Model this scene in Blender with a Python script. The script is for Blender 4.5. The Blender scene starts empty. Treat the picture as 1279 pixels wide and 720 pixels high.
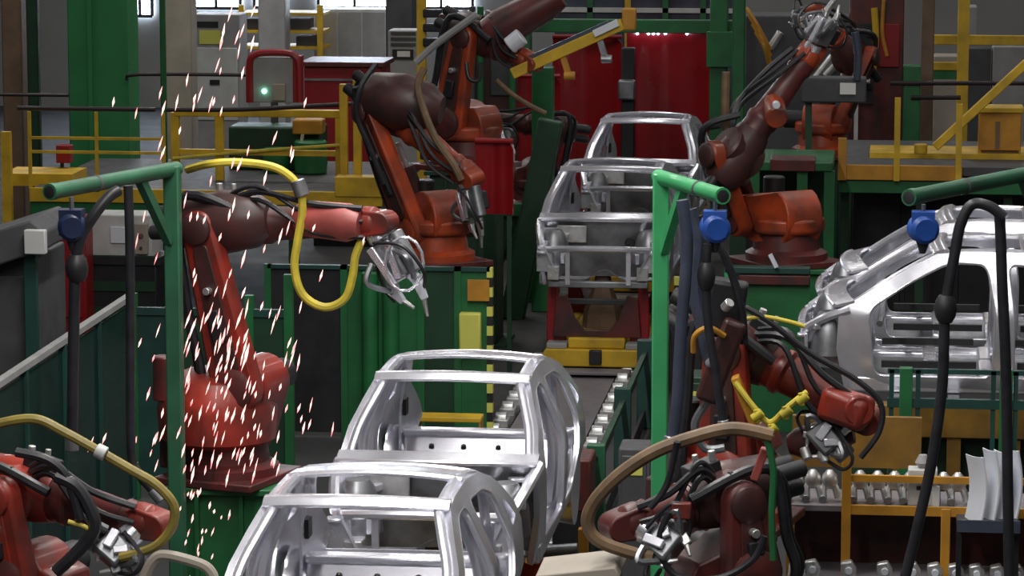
import bpy, bmesh, math, random
from mathutils import Vector, Matrix
from mathutils.geometry import delaunay_2d_cdt

random.seed(7)
SC = bpy.context.scene
COL = SC.collection
V = Vector

# ------------------------------------------------------------------ camera
CAM_H = 6.62
FPX, CX, CY = 4200.0, 639.5, 360.0
PITCH = math.atan(630.0 / FPX)
YAW = math.atan(490.5 / FPX * math.cos(PITCH))
cam_d = bpy.data.cameras.new('camera')
cam_d.sensor_width = 36.0
cam_d.lens = FPX / 1279.0 * 36.0
cam_d.clip_end = 400
cam = bpy.data.objects.new('camera', cam_d)
COL.objects.link(cam)
cam.location = (0, 0, CAM_H)
cam.rotation_euler = (math.pi / 2 - PITCH, 0, YAW)
SC.camera = cam
_R = V((math.cos(YAW), math.sin(YAW), 0))
_F = V((-math.sin(YAW) * math.cos(PITCH), math.cos(YAW) * math.cos(PITCH), -math.sin(PITCH)))
_U = _R.cross(_F)


def at(px, py, Y):
    """world point seen at a photograph pixel, on the plane at distance Y down the hall"""
    d = _R * ((px - CX) / FPX) + _U * ((CY - py) / FPX) + _F
    d = d * (Y / d.y)
    return V((d.x, d.y, d.z + CAM_H))


# ------------------------------------------------------------------ world and lights
w = bpy.data.worlds.new('hall_air')
SC.world = w
w.use_nodes = True
bg = w.node_tree.nodes['Background']
bg.inputs['Color'].default_value = (0.80, 0.86, 1.0, 1)
bg.inputs['Strength'].default_value = 0.010


def strip(x, y, z, sx, sy, power, col=(1.0, 0.97, 0.93), tilt=(0, 0, 0)):
    l = bpy.data.lights.new('unseen_roof_light', 'AREA')
    l.shape = 'RECTANGLE'
    l.size, l.size_y = sx, sy
    l.energy = power
    l.color = col
    o = bpy.data.objects.new('unseen_roof_light', l)
    COL.objects.link(o)
    o.location = (x, y, z)
    o.rotation_euler = tilt
    return o


# unseen roof light rows, some added to brighten cars and left background
ROWS = {-13.0: (15, 15, 20, 60, 200, 240), -8.0: (0, 0, 0, 30, 120, 160), -3.6: (310, 340, 190, 26, 30, 80), 1.5: (70, 80, 90, 70, 60, 60), 7.0: (20, 30, 45, 60, 60, 60)}
strip(-3.6, 9.5, 9.5, 0.30, 4.5, 260)  # added light towards the camera, brightening the car fronts
strip(1.5, 9.5, 9.5, 0.30, 4.5, 60)
for x, row in ROWS.items():
    for y, power in zip((16.0, 22.0, 28.0, 37.0, 46.0, 57.0), row):
        if power:
            strip(x, y, 9.5, 0.30, 4.5, power)

vs = SC.view_settings
vs.view_transform = 'Standard'
vs.look = 'None'
vs.gamma = 1.0
vs.use_curve_mapping = False
vs.exposure = 0.6

# ------------------------------------------------------------------ materials
MATS = {}


def mat(name, col, rough=0.5, metal=0.0, var=0.18, scale=3.0, bump=0.0, emit=None, estr=0.0, alpha=None, dirt=0.0, coat=0.0):
    m = bpy.data.materials.new(name)
    m.use_nodes = True
    nt = m.node_tree
    b = nt.nodes['Principled BSDF']
    tc = nt.nodes.new('ShaderNodeTexCoord')
    nz = nt.nodes.new('ShaderNodeTexNoise')
    nz.inputs['Scale'].default_value = scale
    nz.inputs['Detail'].default_value = 5
    nt.links.new(tc.outputs['Object'], nz.inputs['Vector'])
    cr = nt.nodes.new('ShaderNodeValToRGB')
    c = V(col)
    lo = c * (1 - var)
    if dirt:
        lo = lo * (1 - dirt) + V((0.03, 0.027, 0.025)) * dirt
    hi = c * (1 + var)
    cr.color_ramp.elements[0].position = 0.32
    cr.color_ramp.elements[1].position = 0.66
    cr.color_ramp.elements[0].color = (*[min(1, v) for v in lo], 1)
    cr.color_ramp.elements[1].color = (*[min(1, v) for v in hi], 1)
    nt.links.new(nz.outputs['Fac'], cr.inputs['Fac'])
    nt.links.new(cr.outputs['Color'], b.inputs['Base Color'])
    b.inputs['Roughness'].default_value = rough
    b.inputs['Metallic'].default_value = metal
    b.inputs['Coat Weight'].default_value = coat
    mr = nt.nodes.new('ShaderNodeMapRange')
    mr.inputs['To Min'].default_value = max(0.03, rough * 0.75)
    mr.inputs['To Max'].default_value = min(1, rough * 1.3)
    n2 = nt.nodes.new('ShaderNodeTexNoise')
    n2.inputs['Scale'].default_value = scale * 2.7
    nt.links.new(tc.outputs['Object'], n2.inputs['Vector'])
    nt.links.new(n2.outputs['Fac'], mr.inputs['Value'])
    nt.links.new(mr.outputs['Result'], b.inputs['Roughness'])
    if bump:
        bp = nt.nodes.new('ShaderNodeBump')
        bp.inputs['Strength'].default_value = bump
        bp.inputs['Distance'].default_value = 0.02
        nt.links.new(n2.outputs['Fac'], bp.inputs['Height'])
        nt.links.new(bp.outputs['Normal'], b.inputs['Normal'])
    if emit:
        b.inputs['Emission Color'].default_value = (*emit, 1)
        b.inputs['Emission Strength'].default_value = estr
    if alpha is not None:
        b.inputs['Alpha'].default_value = alpha
    MATS[name] = m
    return m


mat('steel', (0.83, 0.83, 0.91), 0.24, 0.74, var=0.06, scale=2.0)
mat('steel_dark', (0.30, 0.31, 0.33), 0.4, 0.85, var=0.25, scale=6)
mat('cast', (0.66, 0.66, 0.66), 0.38, 0.8, var=0.2, scale=9)
mat('white_part', (0.74, 0.77, 0.84), 0.45, 0.15, var=0.06)
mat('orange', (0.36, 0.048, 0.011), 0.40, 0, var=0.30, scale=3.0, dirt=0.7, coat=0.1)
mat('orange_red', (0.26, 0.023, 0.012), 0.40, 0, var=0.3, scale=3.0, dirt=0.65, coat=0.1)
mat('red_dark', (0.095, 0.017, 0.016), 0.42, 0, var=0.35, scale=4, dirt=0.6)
mat('pink_red', (0.36, 0.075, 0.065), 0.42, 0, var=0.2, scale=4, dirt=0.2)
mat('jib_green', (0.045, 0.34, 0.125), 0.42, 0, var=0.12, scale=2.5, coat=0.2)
mat('jib_dim', (0.022, 0.115, 0.058), 0.45, 0, var=0.15, scale=2.5, dirt=0.2)  # darker copy of jib_green; weaker light at left put into the colour
mat('brown_red', (0.055, 0.018, 0.017), 0.42, 0, var=0.4, scale=4, dirt=0.5)
mat('blue_dark', (0.012, 0.02, 0.06), 0.4, 0, var=0.2)
mat('column_green', (0.026, 0.20, 0.065), 0.5, 0, var=0.12, scale=1.5)
mat('pipe_dark', (0.022, 0.014, 0.016), 0.5, 0, var=0.3)
mat('green', (0.014, 0.13, 0.040), 0.45, 0, var=0.2, scale=2, dirt=0.2)
mat('green_deep', (0.008, 0.045, 0.020), 0.5, 0, var=0.25, scale=2, dirt=0.2)
mat('teal', (0.012, 0.055, 0.046), 0.45, 0, var=0.2, scale=2, dirt=0.2)
mat('yellow', (0.62, 0.39, 0.020), 0.5, 0, var=0.15, scale=3, dirt=0.2)
mat('ochre', (0.52, 0.24, 0.020), 0.5, 0, var=0.15, scale=3, dirt=0.2)
mat('hose_yellow', (0.62, 0.50, 0.05), 0.5, 0, var=0.12, scale=8, dirt=0.1)
mat('hose_olive', (0.24, 0.185, 0.035), 0.5, 0, var=0.15, scale=8, dirt=0.15)
mat('hose_brown', (0.17, 0.105, 0.055), 0.55, 0, var=0.2, scale=8, dirt=0.2)
mat('rubber', (0.018, 0.018, 0.022), 0.42, 0, var=0.3, scale=8)
mat('rubber_blue', (0.045, 0.055, 0.085), 0.42, 0, var=0.2, scale=8)
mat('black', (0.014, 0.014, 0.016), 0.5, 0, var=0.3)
mat('blue', (0.018, 0.075, 0.34), 0.4, 0, var=0.15, scale=8)
mat('grey', (0.30, 0.30, 0.30), 0.55, 0, var=0.12)
mat('grey_light', (0.52, 0.53, 0.52), 0.5, 0, var=0.1)
mat('grey_dark', (0.060, 0.060, 0.065), 0.6, 0, var=0.2)
mat('beige', (0.33, 0.29, 0.24), 0.6, 0, var=0.12)
mat('brown', (0.16, 0.10, 0.065), 0.6, 0, var=0.2)
mat('belt', (0.19, 0.17, 0.185), 0.55, 0, var=0.08, scale=5)
mat('concrete', (0.036, 0.036, 0.038), 0.85, 0, var=0.3, scale=0.7, bump=0.1)
mat('wall', (0.26, 0.26, 0.255), 0.7, 0, var=0.08, scale=0.5)
mat('curtain_red', (0.24, 0.004, 0.008), 0.3, 0, var=0.15, scale=1.5, coat=0.3)
mat('red', (0.26, 0.008, 0.013), 0.42, 0, var=0.12)
mat('fence_plastic', (0.012, 0.036, 0.033), 0.3, 0, var=0.2, alpha=0.62)
mat('window_glass', (0.7, 0.8, 0.95), 0.3, 0, emit=(0.72, 0.84, 1.0), estr=11.0, var=0.02)
mat('dim_glass', (0.06, 0.075, 0.10), 0.1, 0, var=0.3, scale=1.5)
mat('lamp_white', (0.8, 0.8, 0.9), 0.3, 0, emit=(0.75, 0.7, 1.0), estr=11.0, var=0.02)
mat('lamp_green', (0.2, 0.8, 0.5), 0.3, 0, emit=(0.25, 1.0, 0.6), estr=4.0, var=0.02)
mat('spark', (1.0, 0.6, 0.5), 0.4, 0, emit=(1.0, 0.30, 0.33), estr=3.0, var=0.05)
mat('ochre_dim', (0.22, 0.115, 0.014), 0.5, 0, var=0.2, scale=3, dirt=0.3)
mat('label_yellow', (0.62, 0.62, 0.12), 0.6, 0, var=0.05)
mat('paper', (0.7, 0.7, 0.68), 0.6, 0, var=0.05)


_nt = MATS['spark'].node_tree
_nz = _nt.nodes.new('ShaderNodeTexNoise')
_nz.inputs['Scale'].default_value = 23.0
_rp = _nt.nodes.new('ShaderNodeValToRGB')
_rp.color_ramp.elements[0].position = 0.36
_rp.color_ramp.elements[1].position = 0.66
_rp.color_ramp.elements[0].color = (1.0, 0.16, 0.20, 1)
_rp.color_ramp.elements[1].color = (1.0, 0.72, 0.62, 1)
_nt.links.new(_nt.nodes['Texture Coordinate'].outputs['Object'], _nz.inputs['Vector'])
_nt.links.new(_nz.outputs['Fac'], _rp.inputs['Fac'])
_nt.links.new(_rp.outputs['Color'], _nt.nodes['Principled BSDF'].inputs['Emission Color'])
_nt.nodes['Principled BSDF'].inputs['Emission Strength'].default_value = 1.3

# ------------------------------------------------------------------ mesh builder
def frame(axis, up=V((0, 0, 1))):
    z = axis.normalized()
    if abs(z.dot(up)) > 0.98:
        up = V((0, 1, 0))
    x = up.cross(z).normalized()
    return x, z.cross(x), z


def smooth_path(pts, n=6):
    pts = [V(p) for p in pts]
    if len(pts) < 3:
        return pts
    out = []
    for i in range(len(pts) - 1):
        p0 = pts[max(i - 1, 0)]
        p1, p2 = pts[i], pts[i + 1]
        p3 = pts[min(i + 2, len(pts) - 1)]
        for k in range(n):
            t = k / n
            out.append(0.5 * ((2 * p1) + (p2 - p0) * t + (2 * p0 - 5 * p1 + 4 * p2 - p3) * t * t + (3 * p1 - p0 - 3 * p2 + p3) * t ** 3))
    out.append(pts[-1])
    return out


class MB:
    def __init__(self):
        self.v, self.f = [], []

    def add(self, vs, fs):
        o = len(self.v)
        self.v += [V(p) for p in vs]
        self.f += [tuple(i + o for i in f) for f in fs]
        return self

    def box(self, a, b):
        (x0, y0, z0), (x1, y1, z1) = a, b
        vs = [(x, y, z) for z in (z0, z1) for y in (y0, y1) for x in (x0, x1)]
        return self.add(vs, [(0, 2, 3, 1), (4, 5, 7, 6), (0, 1, 5, 4), (2, 6, 7, 3), (0, 4, 6, 2), (1, 3, 7, 5)])

    def cbox(self, c, s, rz=0.0):
        m = Matrix.Rotation(rz, 3, 'Z')
        vs = [V(c) + m @ V((x * s[0] / 2, y * s[1] / 2, z * s[2] / 2)) for z in (-1, 1) for y in (-1, 1) for x in (-1, 1)]
        return self.add(vs, [(0, 2, 3, 1), (4, 5, 7, 6), (0, 1, 5, 4), (2, 6, 7, 3), (0, 4, 6, 2), (1, 3, 7, 5)])

    def beam(self, p, q, w, h, up=V((0, 0, 1)), w2=None, h2=None):
        p, q = V(p), V(q)
        x, y, z = frame(q - p, up)
        w2, h2 = w2 or w, h2 or h
        vs = [p + x * sx * w / 2 + y * sy * h / 2 for sy in (-1, 1) for sx in (-1, 1)]
        vs += [q + x * sx * w2 / 2 + y * sy * h2 / 2 for sy in (-1, 1) for sx in (-1, 1)]
        return self.add(vs, [(0, 2, 3, 1), (4, 5, 7, 6), (0, 1, 5, 4), (2, 6, 7, 3), (0, 4, 6, 2), (1, 3, 7, 5)])

    def lathe(self, p, q, prof, seg=16):
        """prof: list of (distance along p->q as fraction, radius)"""
        p, q = V(p), V(q)
        x, y, z = frame(q - p)
        L = (q - p).length
        vs, fs = [], []
        for t, r in prof:
            for k in range(seg):
                a = 2 * math.pi * k / seg
                vs.append(p + z * (t * L) + (x * math.cos(a) + y * math.sin(a)) * r)
        n = len(prof)
        for i in range(n - 1):
            for k in range(seg):
                k2 = (k + 1) % seg
                fs.append((i * seg + k, i * seg + k2, (i + 1) * seg + k2, (i + 1) * seg + k))
        fs.append(tuple(range(seg - 1, -1, -1)))
        fs.append(tuple((n - 1) * seg + k for k in range(seg)))
        return self.add(vs, fs)

    def cyl(self, p, q, r, seg=16, r2=None, bev=0.12):
        r2 = r if r2 is None else r2
        L = max((V(q) - V(p)).length, 1e-6)
        b = min(bev * r / L, 0.3)
        return self.lathe(p, q, [(0, r * (1 - bev)), (b, r), (1 - b, r2), (1, r2 * (1 - bev))], seg)

    def tube(self, pts, r, seg=8, sm=6):
        pts = smooth_path(pts, sm)
        vs, fs = [], []
        up = V((0.13, 0.21, 0.97))
        n = len(pts)
        px = None
        for i, p in enumerate(pts):
            d = (pts[min(i + 1, n - 1)] - pts[max(i - 1, 0)])
            if d.length < 1e-9:
                d = V((0, 0, 1))
            d.normalize()
            if px is None:
                x = frame(d, up)[0]
            else:
                x = (px - d * px.dot(d)).normalized()
            px = x
            y = d.cross(x)
            rr = r(i / (n - 1)) if callable(r) else r
            for k in range(seg):
                a = 2 * math.pi * k / seg
                vs.append(p + (x * math.cos(a) + y * math.sin(a)) * rr)
        for i in range(n - 1):
            for k in range(seg):
                k2 = (k + 1) % seg
                fs.append((i * seg + k, i * seg + k2, (i + 1) * seg + k2, (i + 1) * seg + k))
        fs.append(tuple(range(seg - 1, -1, -1)))
        fs.append(tuple((n - 1) * seg + k for k in range(seg)))
        return self.add(vs, fs)

    def prism(self, pts, d):
        """planar polygon pts extruded by vector d"""
        n = len(pts)
        d = V(d)
        vs = [V(p) for p in pts] + [V(p) + d for p in pts]
        fs = [tuple(range(n - 1, -1, -1)), tuple(range(n, 2 * n))]
        fs += [(i, (i + 1) % n, n + (i + 1) % n, n + i) for i in range(n)]
        return self.add(vs, fs)

    def capsule(self, p, q, r0, r1, axis, th, seg=8):
        """tapered link plate: rounded ends about p and q, thickness th along axis, centred"""
        p, q, ax = V(p), V(q), V(axis).normalized()
        d = (q - p)
        d = (d - ax * d.dot(ax)).normalized()
        s = ax.cross(d)
        pts = []
        for k in range(seg + 1):
            a = math.pi * k / seg
            pts.append(p + (s * math.cos(a) - d * math.sin(a)) * r0)
        for k in range(seg + 1):
            a = math.pi * k / seg
            pts.append(q + (-s * math.cos(a) + d * math.sin(a)) * r1)
        return self.prism([c - ax * th / 2 for c in pts], ax * th)

    def sheet(self, fn, nu, nv):
        vs = [fn(i / nu, j / nv) for j in range(nv + 1) for i in range(nu + 1)]
        fs = [(j * (nu + 1) + i, j * (nu + 1) + i + 1, (j + 1) * (nu + 1) + i + 1, (j + 1) * (nu + 1) + i) for j in range(nv) for i in range(nu)]
        return self.add(vs, fs)

    def mesh(self, name, m, origin=V((0, 0, 0)), smooth=True, fix=True):
        me = bpy.data.meshes.new(name)
        me.from_pydata([p - origin for p in self.v], [], self.f)
        if fix:
            bm = bmesh.new()
            bm.from_mesh(me)
            bmesh.ops.recalc_face_normals(bm, faces=bm.faces)
            if smooth:
                for f in bm.faces:
                    f.smooth = True
                for e in bm.edges:
                    if len(e.link_faces) == 2 and e.calc_face_angle(0) > math.radians(38):
                        e.smooth = False
            bm.to_mesh(me)
            bm.free()
        me.materials.append(MATS[m])
        return me


ORG = {}


def tag(o, label=None, cat=None, group=None, kind=None):
    if label:
        o['label'] = label
    if cat:
        o['category'] = cat
    if group:
        o['group'] = group
    if kind:
        o['kind'] = kind
    return o


def thing(name, loc, label, cat, group=None):
    o = bpy.data.objects.new(name, None)
    o.empty_display_size = 0.1
    COL.objects.link(o)
    o.location = loc
    ORG[o.name] = V(loc)
    return tag(o, label, cat, group)


def part(name, mb, m, parent, bevel=0.0, solid=0.0, label=None, smooth=True):
    org = ORG[parent.name]
    o = bpy.data.objects.new(name, mb.mesh(name, m, org, smooth))
    COL.objects.link(o)
    o.parent = parent
    ORG[o.name] = org
    if solid:
        s = o.modifiers.new('Solid', 'SOLIDIFY')
        s.thickness = solid
        s.offset = 0
        es = o.modifiers.new('Edges', 'EDGE_SPLIT')
        es.split_angle = math.radians(40)
    if bevel:
        b = o.modifiers.new('Bevel', 'BEVEL')
        b.width = bevel
        b.segments = 2
        b.limit_method = 'ANGLE'
    if label:
        o['label'] = label
    return o


def single(name, mb, m, label=None, cat=None, group=None, kind=None, bevel=0.0, solid=0.0):
    zs = min(p.z for p in mb.v)
    c = sum(mb.v, V((0, 0, 0))) / len(mb.v)
    org = V((c.x, c.y, zs))
    o = bpy.data.objects.new(name, mb.mesh(name, m, org))
    COL.objects.link(o)
    o.location = org
    ORG[o.name] = org
    if solid:
        s = o.modifiers.new('Solid', 'SOLIDIFY')
        s.thickness = solid
        s.offset = 0
        es = o.modifiers.new('Edges', 'EDGE_SPLIT')
        es.split_angle = math.radians(40)
    if bevel:
        b = o.modifiers.new('Bevel', 'BEVEL')
        b.width = bevel
        b.segments = 2
        b.limit_method = 'ANGLE'
    return tag(o, label, cat, group, kind)


def share(src, parent, dloc):
    """copy of an alike piece, sharing mesh data, moved by dloc"""
    c = src.copy()
    COL.objects.link(c)
    c.parent = parent
    c.location = V(src.location) + V(dloc)
    return c


def copy_tree(o, parent=None):
    c = o.copy()
    COL.objects.link(c)
    c.parent = parent
    for ch in list(o.children):
        copy_tree(ch, c)
    return c


def pxbox(mb, x0, y0, x1, y1, Y, depth):
    """box whose front face, at distance Y, spans that rectangle of the photograph"""
    a, b = at(x0, y1, Y), at(x1, y0, Y)
    return mb.box((min(a.x, b.x), Y, min(a.z, b.z)), (max(a.x, b.x), Y + depth, max(a.z, b.z)))


# ------------------------------------------------------------------ setting
single('floor', MB().box((-32, -4, -0.1), (22, 70, 0)), 'concrete', kind='structure')
wb = single('wall_back', MB().box((-32, 68, 0), (22, 68.3, 9)), 'wall', kind='structure')
single('wall_left', MB().box((-32.3, -4, 0), (-32, 68.3, 9)), 'wall', kind='structure')
single('wall_right', MB().box((22, -4, 0), (22.3, 68.3, 9)), 'wall', kind='structure')
# bright windows high on the back wall, seen along the top edge
for i, (x0, x1, yb) in enumerate([(160, 190, 20), (240, 300, 10), (318, 352, 9), (398, 488, 9), (512, 590, 10)]):
    a, b = at(x0, yb, 67.9), at(x1, yb, 67.9)
    wn = single('window_%d' % (i + 1), MB().box((a.x, 67.93, a.z), (b.x, 67.99, a.z + 5.0)), 'window_glass', kind='structure')
    fr = MB()
    for (p, q) in (((a.x, a.z), (b.x, a.z)), ((a.x, a.z), (a.x, a.z + 5.0)), ((b.x, a.z), (b.x, a.z + 5.0)), (((a.x + b.x) / 2, a.z), ((a.x + b.x) / 2, a.z + 5.0)), ((a.x, a.z + 1.6), (b.x, a.z + 1.6))):
        fr.beam((p[0], 67.9, p[1]), (q[0], 67.9, q[1]), 0.06, 0.06)
    part('window_frame', fr, 'grey_dark', wn)

# ------------------------------------------------------------------ car bodies
def car_side_x(y, z):
    pts = [(0.15, 0.70), (0.3, 0.75), (0.6, 0.79), (0.9, 0.785), (1.0, 0.76), (1.2, 0.68), (1.44, 0.565)]
    x = pts[-1][1] if z > pts[-1][0] else pts[0][1]
    for i in range(len(pts) - 1):
        if pts[i][0] <= z <= pts[i + 1][0]:
            z0, x0 = pts[i]
            z1, x1 = pts[i + 1]
            zp_, xp_ = pts[max(i - 1, 0)]
            zn_, xn_ = pts[min(i + 2, len(pts) - 1)]
            hh = z1 - z0
            m0 = (x1 - xp_) / max(z1 - zp_, 1e-6) * hh
            m1 = (xn_ - x0) / max(zn_ - z0, 1e-6) * hh
            t = (z - z0) / hh
            x = (2 * t ** 3 - 3 * t ** 2 + 1) * x0 + (t ** 3 - 2 * t ** 2 + t) * m0 + (-2 * t ** 3 + 3 * t ** 2) * x1 + (t ** 3 - t ** 2) * m1
            break
    if y > 1.0:
        x -= 0.055 * ((y - 1.0) / 1.4) ** 2
    if y < 0:
        x -= 0.05 * min(1, (-y / 0.8)) ** 1.5 * (1 if z < 1.05 else 0.4)
    # rear quarter panel swells over the wheel
    x += 0.045 * math.exp(-((y - 1.85) / 0.5) ** 2) * math.exp(-((z - 0.68) / 0.22) ** 2)
    return x


def smooth2(pts, n=4):
    return [(p.x, p.y) for p in smooth_path([V((a, b, 0)) for a, b in pts], n)]


def inside(pt, poly):
    x, y = pt
    r = False
    j = len(poly) - 1
    for i in range(len(poly)):
        xi, yi = poly[i]
        xj, yj = poly[j]
        if (yi > y) != (yj > y) and x < (xj - xi) * (y - yi) / (yj - yi) + xi:
            r = not r
        j = i
    return r


def rounded(poly, r=0.08, n=4):
    out = []
    m = len(poly)
    for i in range(m):
        p0, p1, p2 = V((*poly[i - 1], 0)), V((*poly[i], 0)), V((*poly[(i + 1) % m], 0))
        a, b = (p0 - p1), (p2 - p1)
        k = min(r, a.length * 0.45, b.length * 0.45)
        a, b = p1 + a.normalized() * k, p1 + b.normalized() * k
        for s in range(n + 1):
            t = s / n
            q = a * (1 - t) ** 2 + p1 * 2 * t * (1 - t) + b * t * t
            out.append((q.x, q.y))
    return out


def cut_sheet(outer, holes, step=0.11):
    loops = [outer] + holes
    pts, edges = [], []
    for lp in loops:
        o = len(pts)
        pts += [V(p) for p in lp]
        edges += [(o + i, o + (i + 1) % len(lp)) for i in range(len(lp))]
    x0, x1 = min(p[0] for p in outer), max(p[0] for p in outer)
    y0, y1 = min(p[1] for p in outer), max(p[1] for p in outer)
    g = x0 + step / 2
    while g < x1:
        h = y0 + step / 2
        while h < y1:
            if inside((g, h), outer) and not any(inside((g, h), l) for l in holes):
                pts.append(V((g, h)))
            h += step
        g += step
    vo, eo, fo, *_ = delaunay_2d_cdt(pts, edges, [], 0, 1e-5)
    fs = []
    for f in fo:
        c = sum((vo[i] for i in f), V((0, 0))) / len(f)
        if inside(c, outer) and not any(inside(c, l) for l in holes):
            fs.append(tuple(f))
    return vo, fs


def build_car(nose=0.85):
    car = thing('car_body', (0, 0, 0), 'bare steel car body', 'car body')
    N = -0.75 - nose
    # ---- body sides with two door openings each
    outer = [(-0.80, 0.22), (1.45, 0.22)]
    for k in range(9):                                   # rear wheel arch
        a = math.pi - math.pi * k / 8
        outer.append((1.85 + 0.37 * math.cos(a), 0.30 + 0.37 * math.sin(a)))
    outer += [(2.32, 0.30), (2.42, 0.42), (2.44, 0.70), (2.38, 0.86), (2.16, 1.02), (1.92, 1.16), (1.66, 1.29), (1.3, 1.395), (0.8, 1.45), (0.25, 1.455),
              (0.0, 1.43), (-0.25, 1.31), (-0.5, 1.16), (-0.72, 1.02), (-0.86, 0.94), (-0.88, 0.6)]
    fdoor = rounded([(-0.55, 0.36), (0.50, 0.36), (0.52, 0.95), (0.44, 1.36), (0.10, 1.365), (-0.25, 1.19), (-0.60, 0.95)], 0.10)
    rdoor = rounded([(0.68, 0.36), (1.30, 0.36), (1.40, 0.62), (1.52, 0.88), (1.42, 1.24), (1.15, 1.32), (0.62, 1.36), (0.68, 0.95)], 0.09)
    qwin = rounded([(1.66, 0.96), (1.96, 0.97), (1.80, 1.09), (1.64, 1.15)], 0.04)
    vo, fs = cut_sheet(outer, [fdoor, rdoor, qwin], 0.12)
    for s in (-1, 1):
        mb = MB().add([V((s * car_side_x(p.x, p.y), p.x, p.y)) for p in vo], fs)
        sd = part('body_side', mb, 'steel', car, solid=0.045)
        # rolled flange round the door openings
        for nm, lp in (('door_flange', fdoor), ('door_flange', rdoor)):
            lp2 = [V((s * (car_side_x(a, b) + 0.012), a, b)) for a, b in lp]
            part(nm, MB().tube(lp2 + [lp2[0]], 0.014, 6, 1), 'steel', sd)
        # inner pillar and sill reinforcement
        inn = MB()
        inn.tube([V((s * (car_side_x(0.58, z) - 0.07), 0.58, z)) for z in (0.3, 0.6, 0.9, 1.15, 1.38)], lambda t: 0.075 - 0.03 * t, 8)
        part('centre_pillar', inn, 'steel', sd)
        part('sill', MB().beam((s * 0.69, -0.75, 0.28), (s * 0.69, 1.45, 0.28), 0.12, 0.14), 'steel', sd, bevel=0.02)
        rail = [V((s * (car_side_x(y, z) - 0.05), y, z - 0.012)) for y, z in ((-0.78, 0.97), (-0.5, 1.16), (-0.25, 1.31), (0, 1.43), (0.3, 1.462), (0.8, 1.458), (1.3, 1.40), (1.66, 1.295), (1.92, 1.165), (2.34, 0.90))]
        part('roof_rail', MB().tube(rail, 0.034, 8), 'steel', sd)
        for ya, yb_ in ((-0.48, 0.36), (0.72, 1.24)):
            part('sill_slot', MB().box((s * 0.60, ya, 0.42), (s * 0.66, yb_, 0.48)), 'black', sd)
        # quarter inner panel and wheelhouse
        q = MB()
        q.sheet(lambda u, v: V((s * (0.62 + 0.02 * math.sin(6 * u) - 0.10 * max(0, v - 0.55)), 1.48 + 0.85 * u, 0.45 + 0.80 * v - 0.62 * max(0, u - 0.15) * v)), 8, 8)
        part('quarter_inner_panel', q, 'steel', car, solid=0.02)
        wh = MB().lathe((s * 0.50, 1.85, 0.34), (s * 0.76, 1.85, 0.34), [(0, 0.2), (0.12, 0.31), (0.5, 0.38), (1, 0.40)], 18)
        part('wheelhouse', wh, 'steel', car)
        # seat belt slot seen as a dark window in the inner panel
        part('inner_slot', MB().cbox((s * 0.60, 1.66, 0.92), (0.03, 0.14, 0.13)), 'black', car)
    # ---- roof: windscreen header, rear bow, rear roof skin
    def arch(y, hw, z, crown):
        return lambda t: V((hw * (2 * t - 1), y, z + crown * (1 - (2 * t - 1) ** 2)))
    hd = MB()
    hd.sheet(lambda u, v: V((0.585 * (2 * u - 1), -0.03 + 0.13 * v - 0.035 * (1 - (2 * u - 1) ** 2), 1.425 + 0.03 * v + 0.022 * (1 - (2 * u - 1) ** 2) + (0.022 if 0.2 < v < 0.8 else 0))), 14, 4)
    part('windscreen_header', hd, 'steel', car, solid=0.03)
    bow = MB().sheet(lambda u, v: V((0.56 * (2 * u - 1), 0.74 + 0.10 * v, 1.452 + 0.035 * (1 - (2 * u - 1) ** 2) + (0.012 if 0.2 < v < 0.8 else 0))), 14, 4)
    part('roof_bow', bow, 'steel', car, solid=0.022)
    sk = MB().sheet(lambda u, v: V(((0.56 - 0.03 * v) * (2 * u - 1), 0.84 + 0.46 * v, 1.462 - 0.065 * v * v + 0.035 * (1 - (2 * u - 1) ** 2))), 14, 6)
    part('roof_panel', sk, 'steel', car, solid=0.012)
    hl = part('bow_hole', MB().cyl((-0.24, 0.79, 1.487), (-0.24, 0.79, 1.503), 0.016, 8), 'black', car)
    for k, dx in enumerate((0.07, 0.14, 0.24, 0.32, 0.40, 0.47)):
        share(hl, car, (dx, 0, 0.0))
    part('rear_header', MB().tube([arch(1.34, 0.54, 1.385, 0.03)(t / 8) for t in range(9)], 0.035, 6, 1), 'steel', car)
    # ---- cowl, dash panel, cross beams
    cw = MB().sheet(lambda u, v: V((0.74 * (2 * u - 1), -0.72 - 0.17 * v - 0.09 * (1 - (2 * u - 1) ** 2), 1.02 - 0.045 * v + 0.02 * (1 - (2 * u - 1) ** 2))), 14, 2)
    part('cowl', cw, 'steel', car, solid=0.025)
    part('cowl_lip', MB().tube([V((0.74 * (2 * t / 10 - 1), -0.90 - 0.09 * (1 - (2 * t / 10 - 1) ** 2), 0.985 + 0.02 * (1 - (2 * t / 10 - 1) ** 2))) for t in range(11)], 0.018, 6, 1), 'steel', car)
    fw = MB().sheet(lambda u, v: V((0.72 * (2 * u - 1), -0.86 + 0.10 * v + 0.02 * math.sin(9 * u) * math.sin(5 * v), 0.96 - 0.64 * v)), 16, 8)
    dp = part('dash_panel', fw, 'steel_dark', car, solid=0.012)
    part('dash_patch', MB().cbox((-0.36, -0.905, 0.82), (0.34, 0.02, 0.2)), 'cast', dp, bevel=0.02)
    part('pedal_hole', MB().cyl((0.3, -0.90, 0.72), (0.3, -0.86, 0.72), 0.06, 12), 'black', dp)
    part('dash_beam', MB().tube([(-0.7, -0.5, 0.82), (-0.3, -0.48, 0.86), (0.3, -0.48, 0.86), (0.7, -0.5, 0.82)], 0.03, 8), 'steel_dark', car)
    fl = MB().sheet(lambda u, v: V((0.70 * (2 * u - 1), -0.76 + 2.25 * v, 0.27 + 0.13 * math.exp(-((2 * u - 1) / 0.2) ** 2) + (0.10 if v > 0.96 else 0))), 20, 10)
    part('floor_pan', fl, 'steel_dark', car, solid=0.012)
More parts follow.
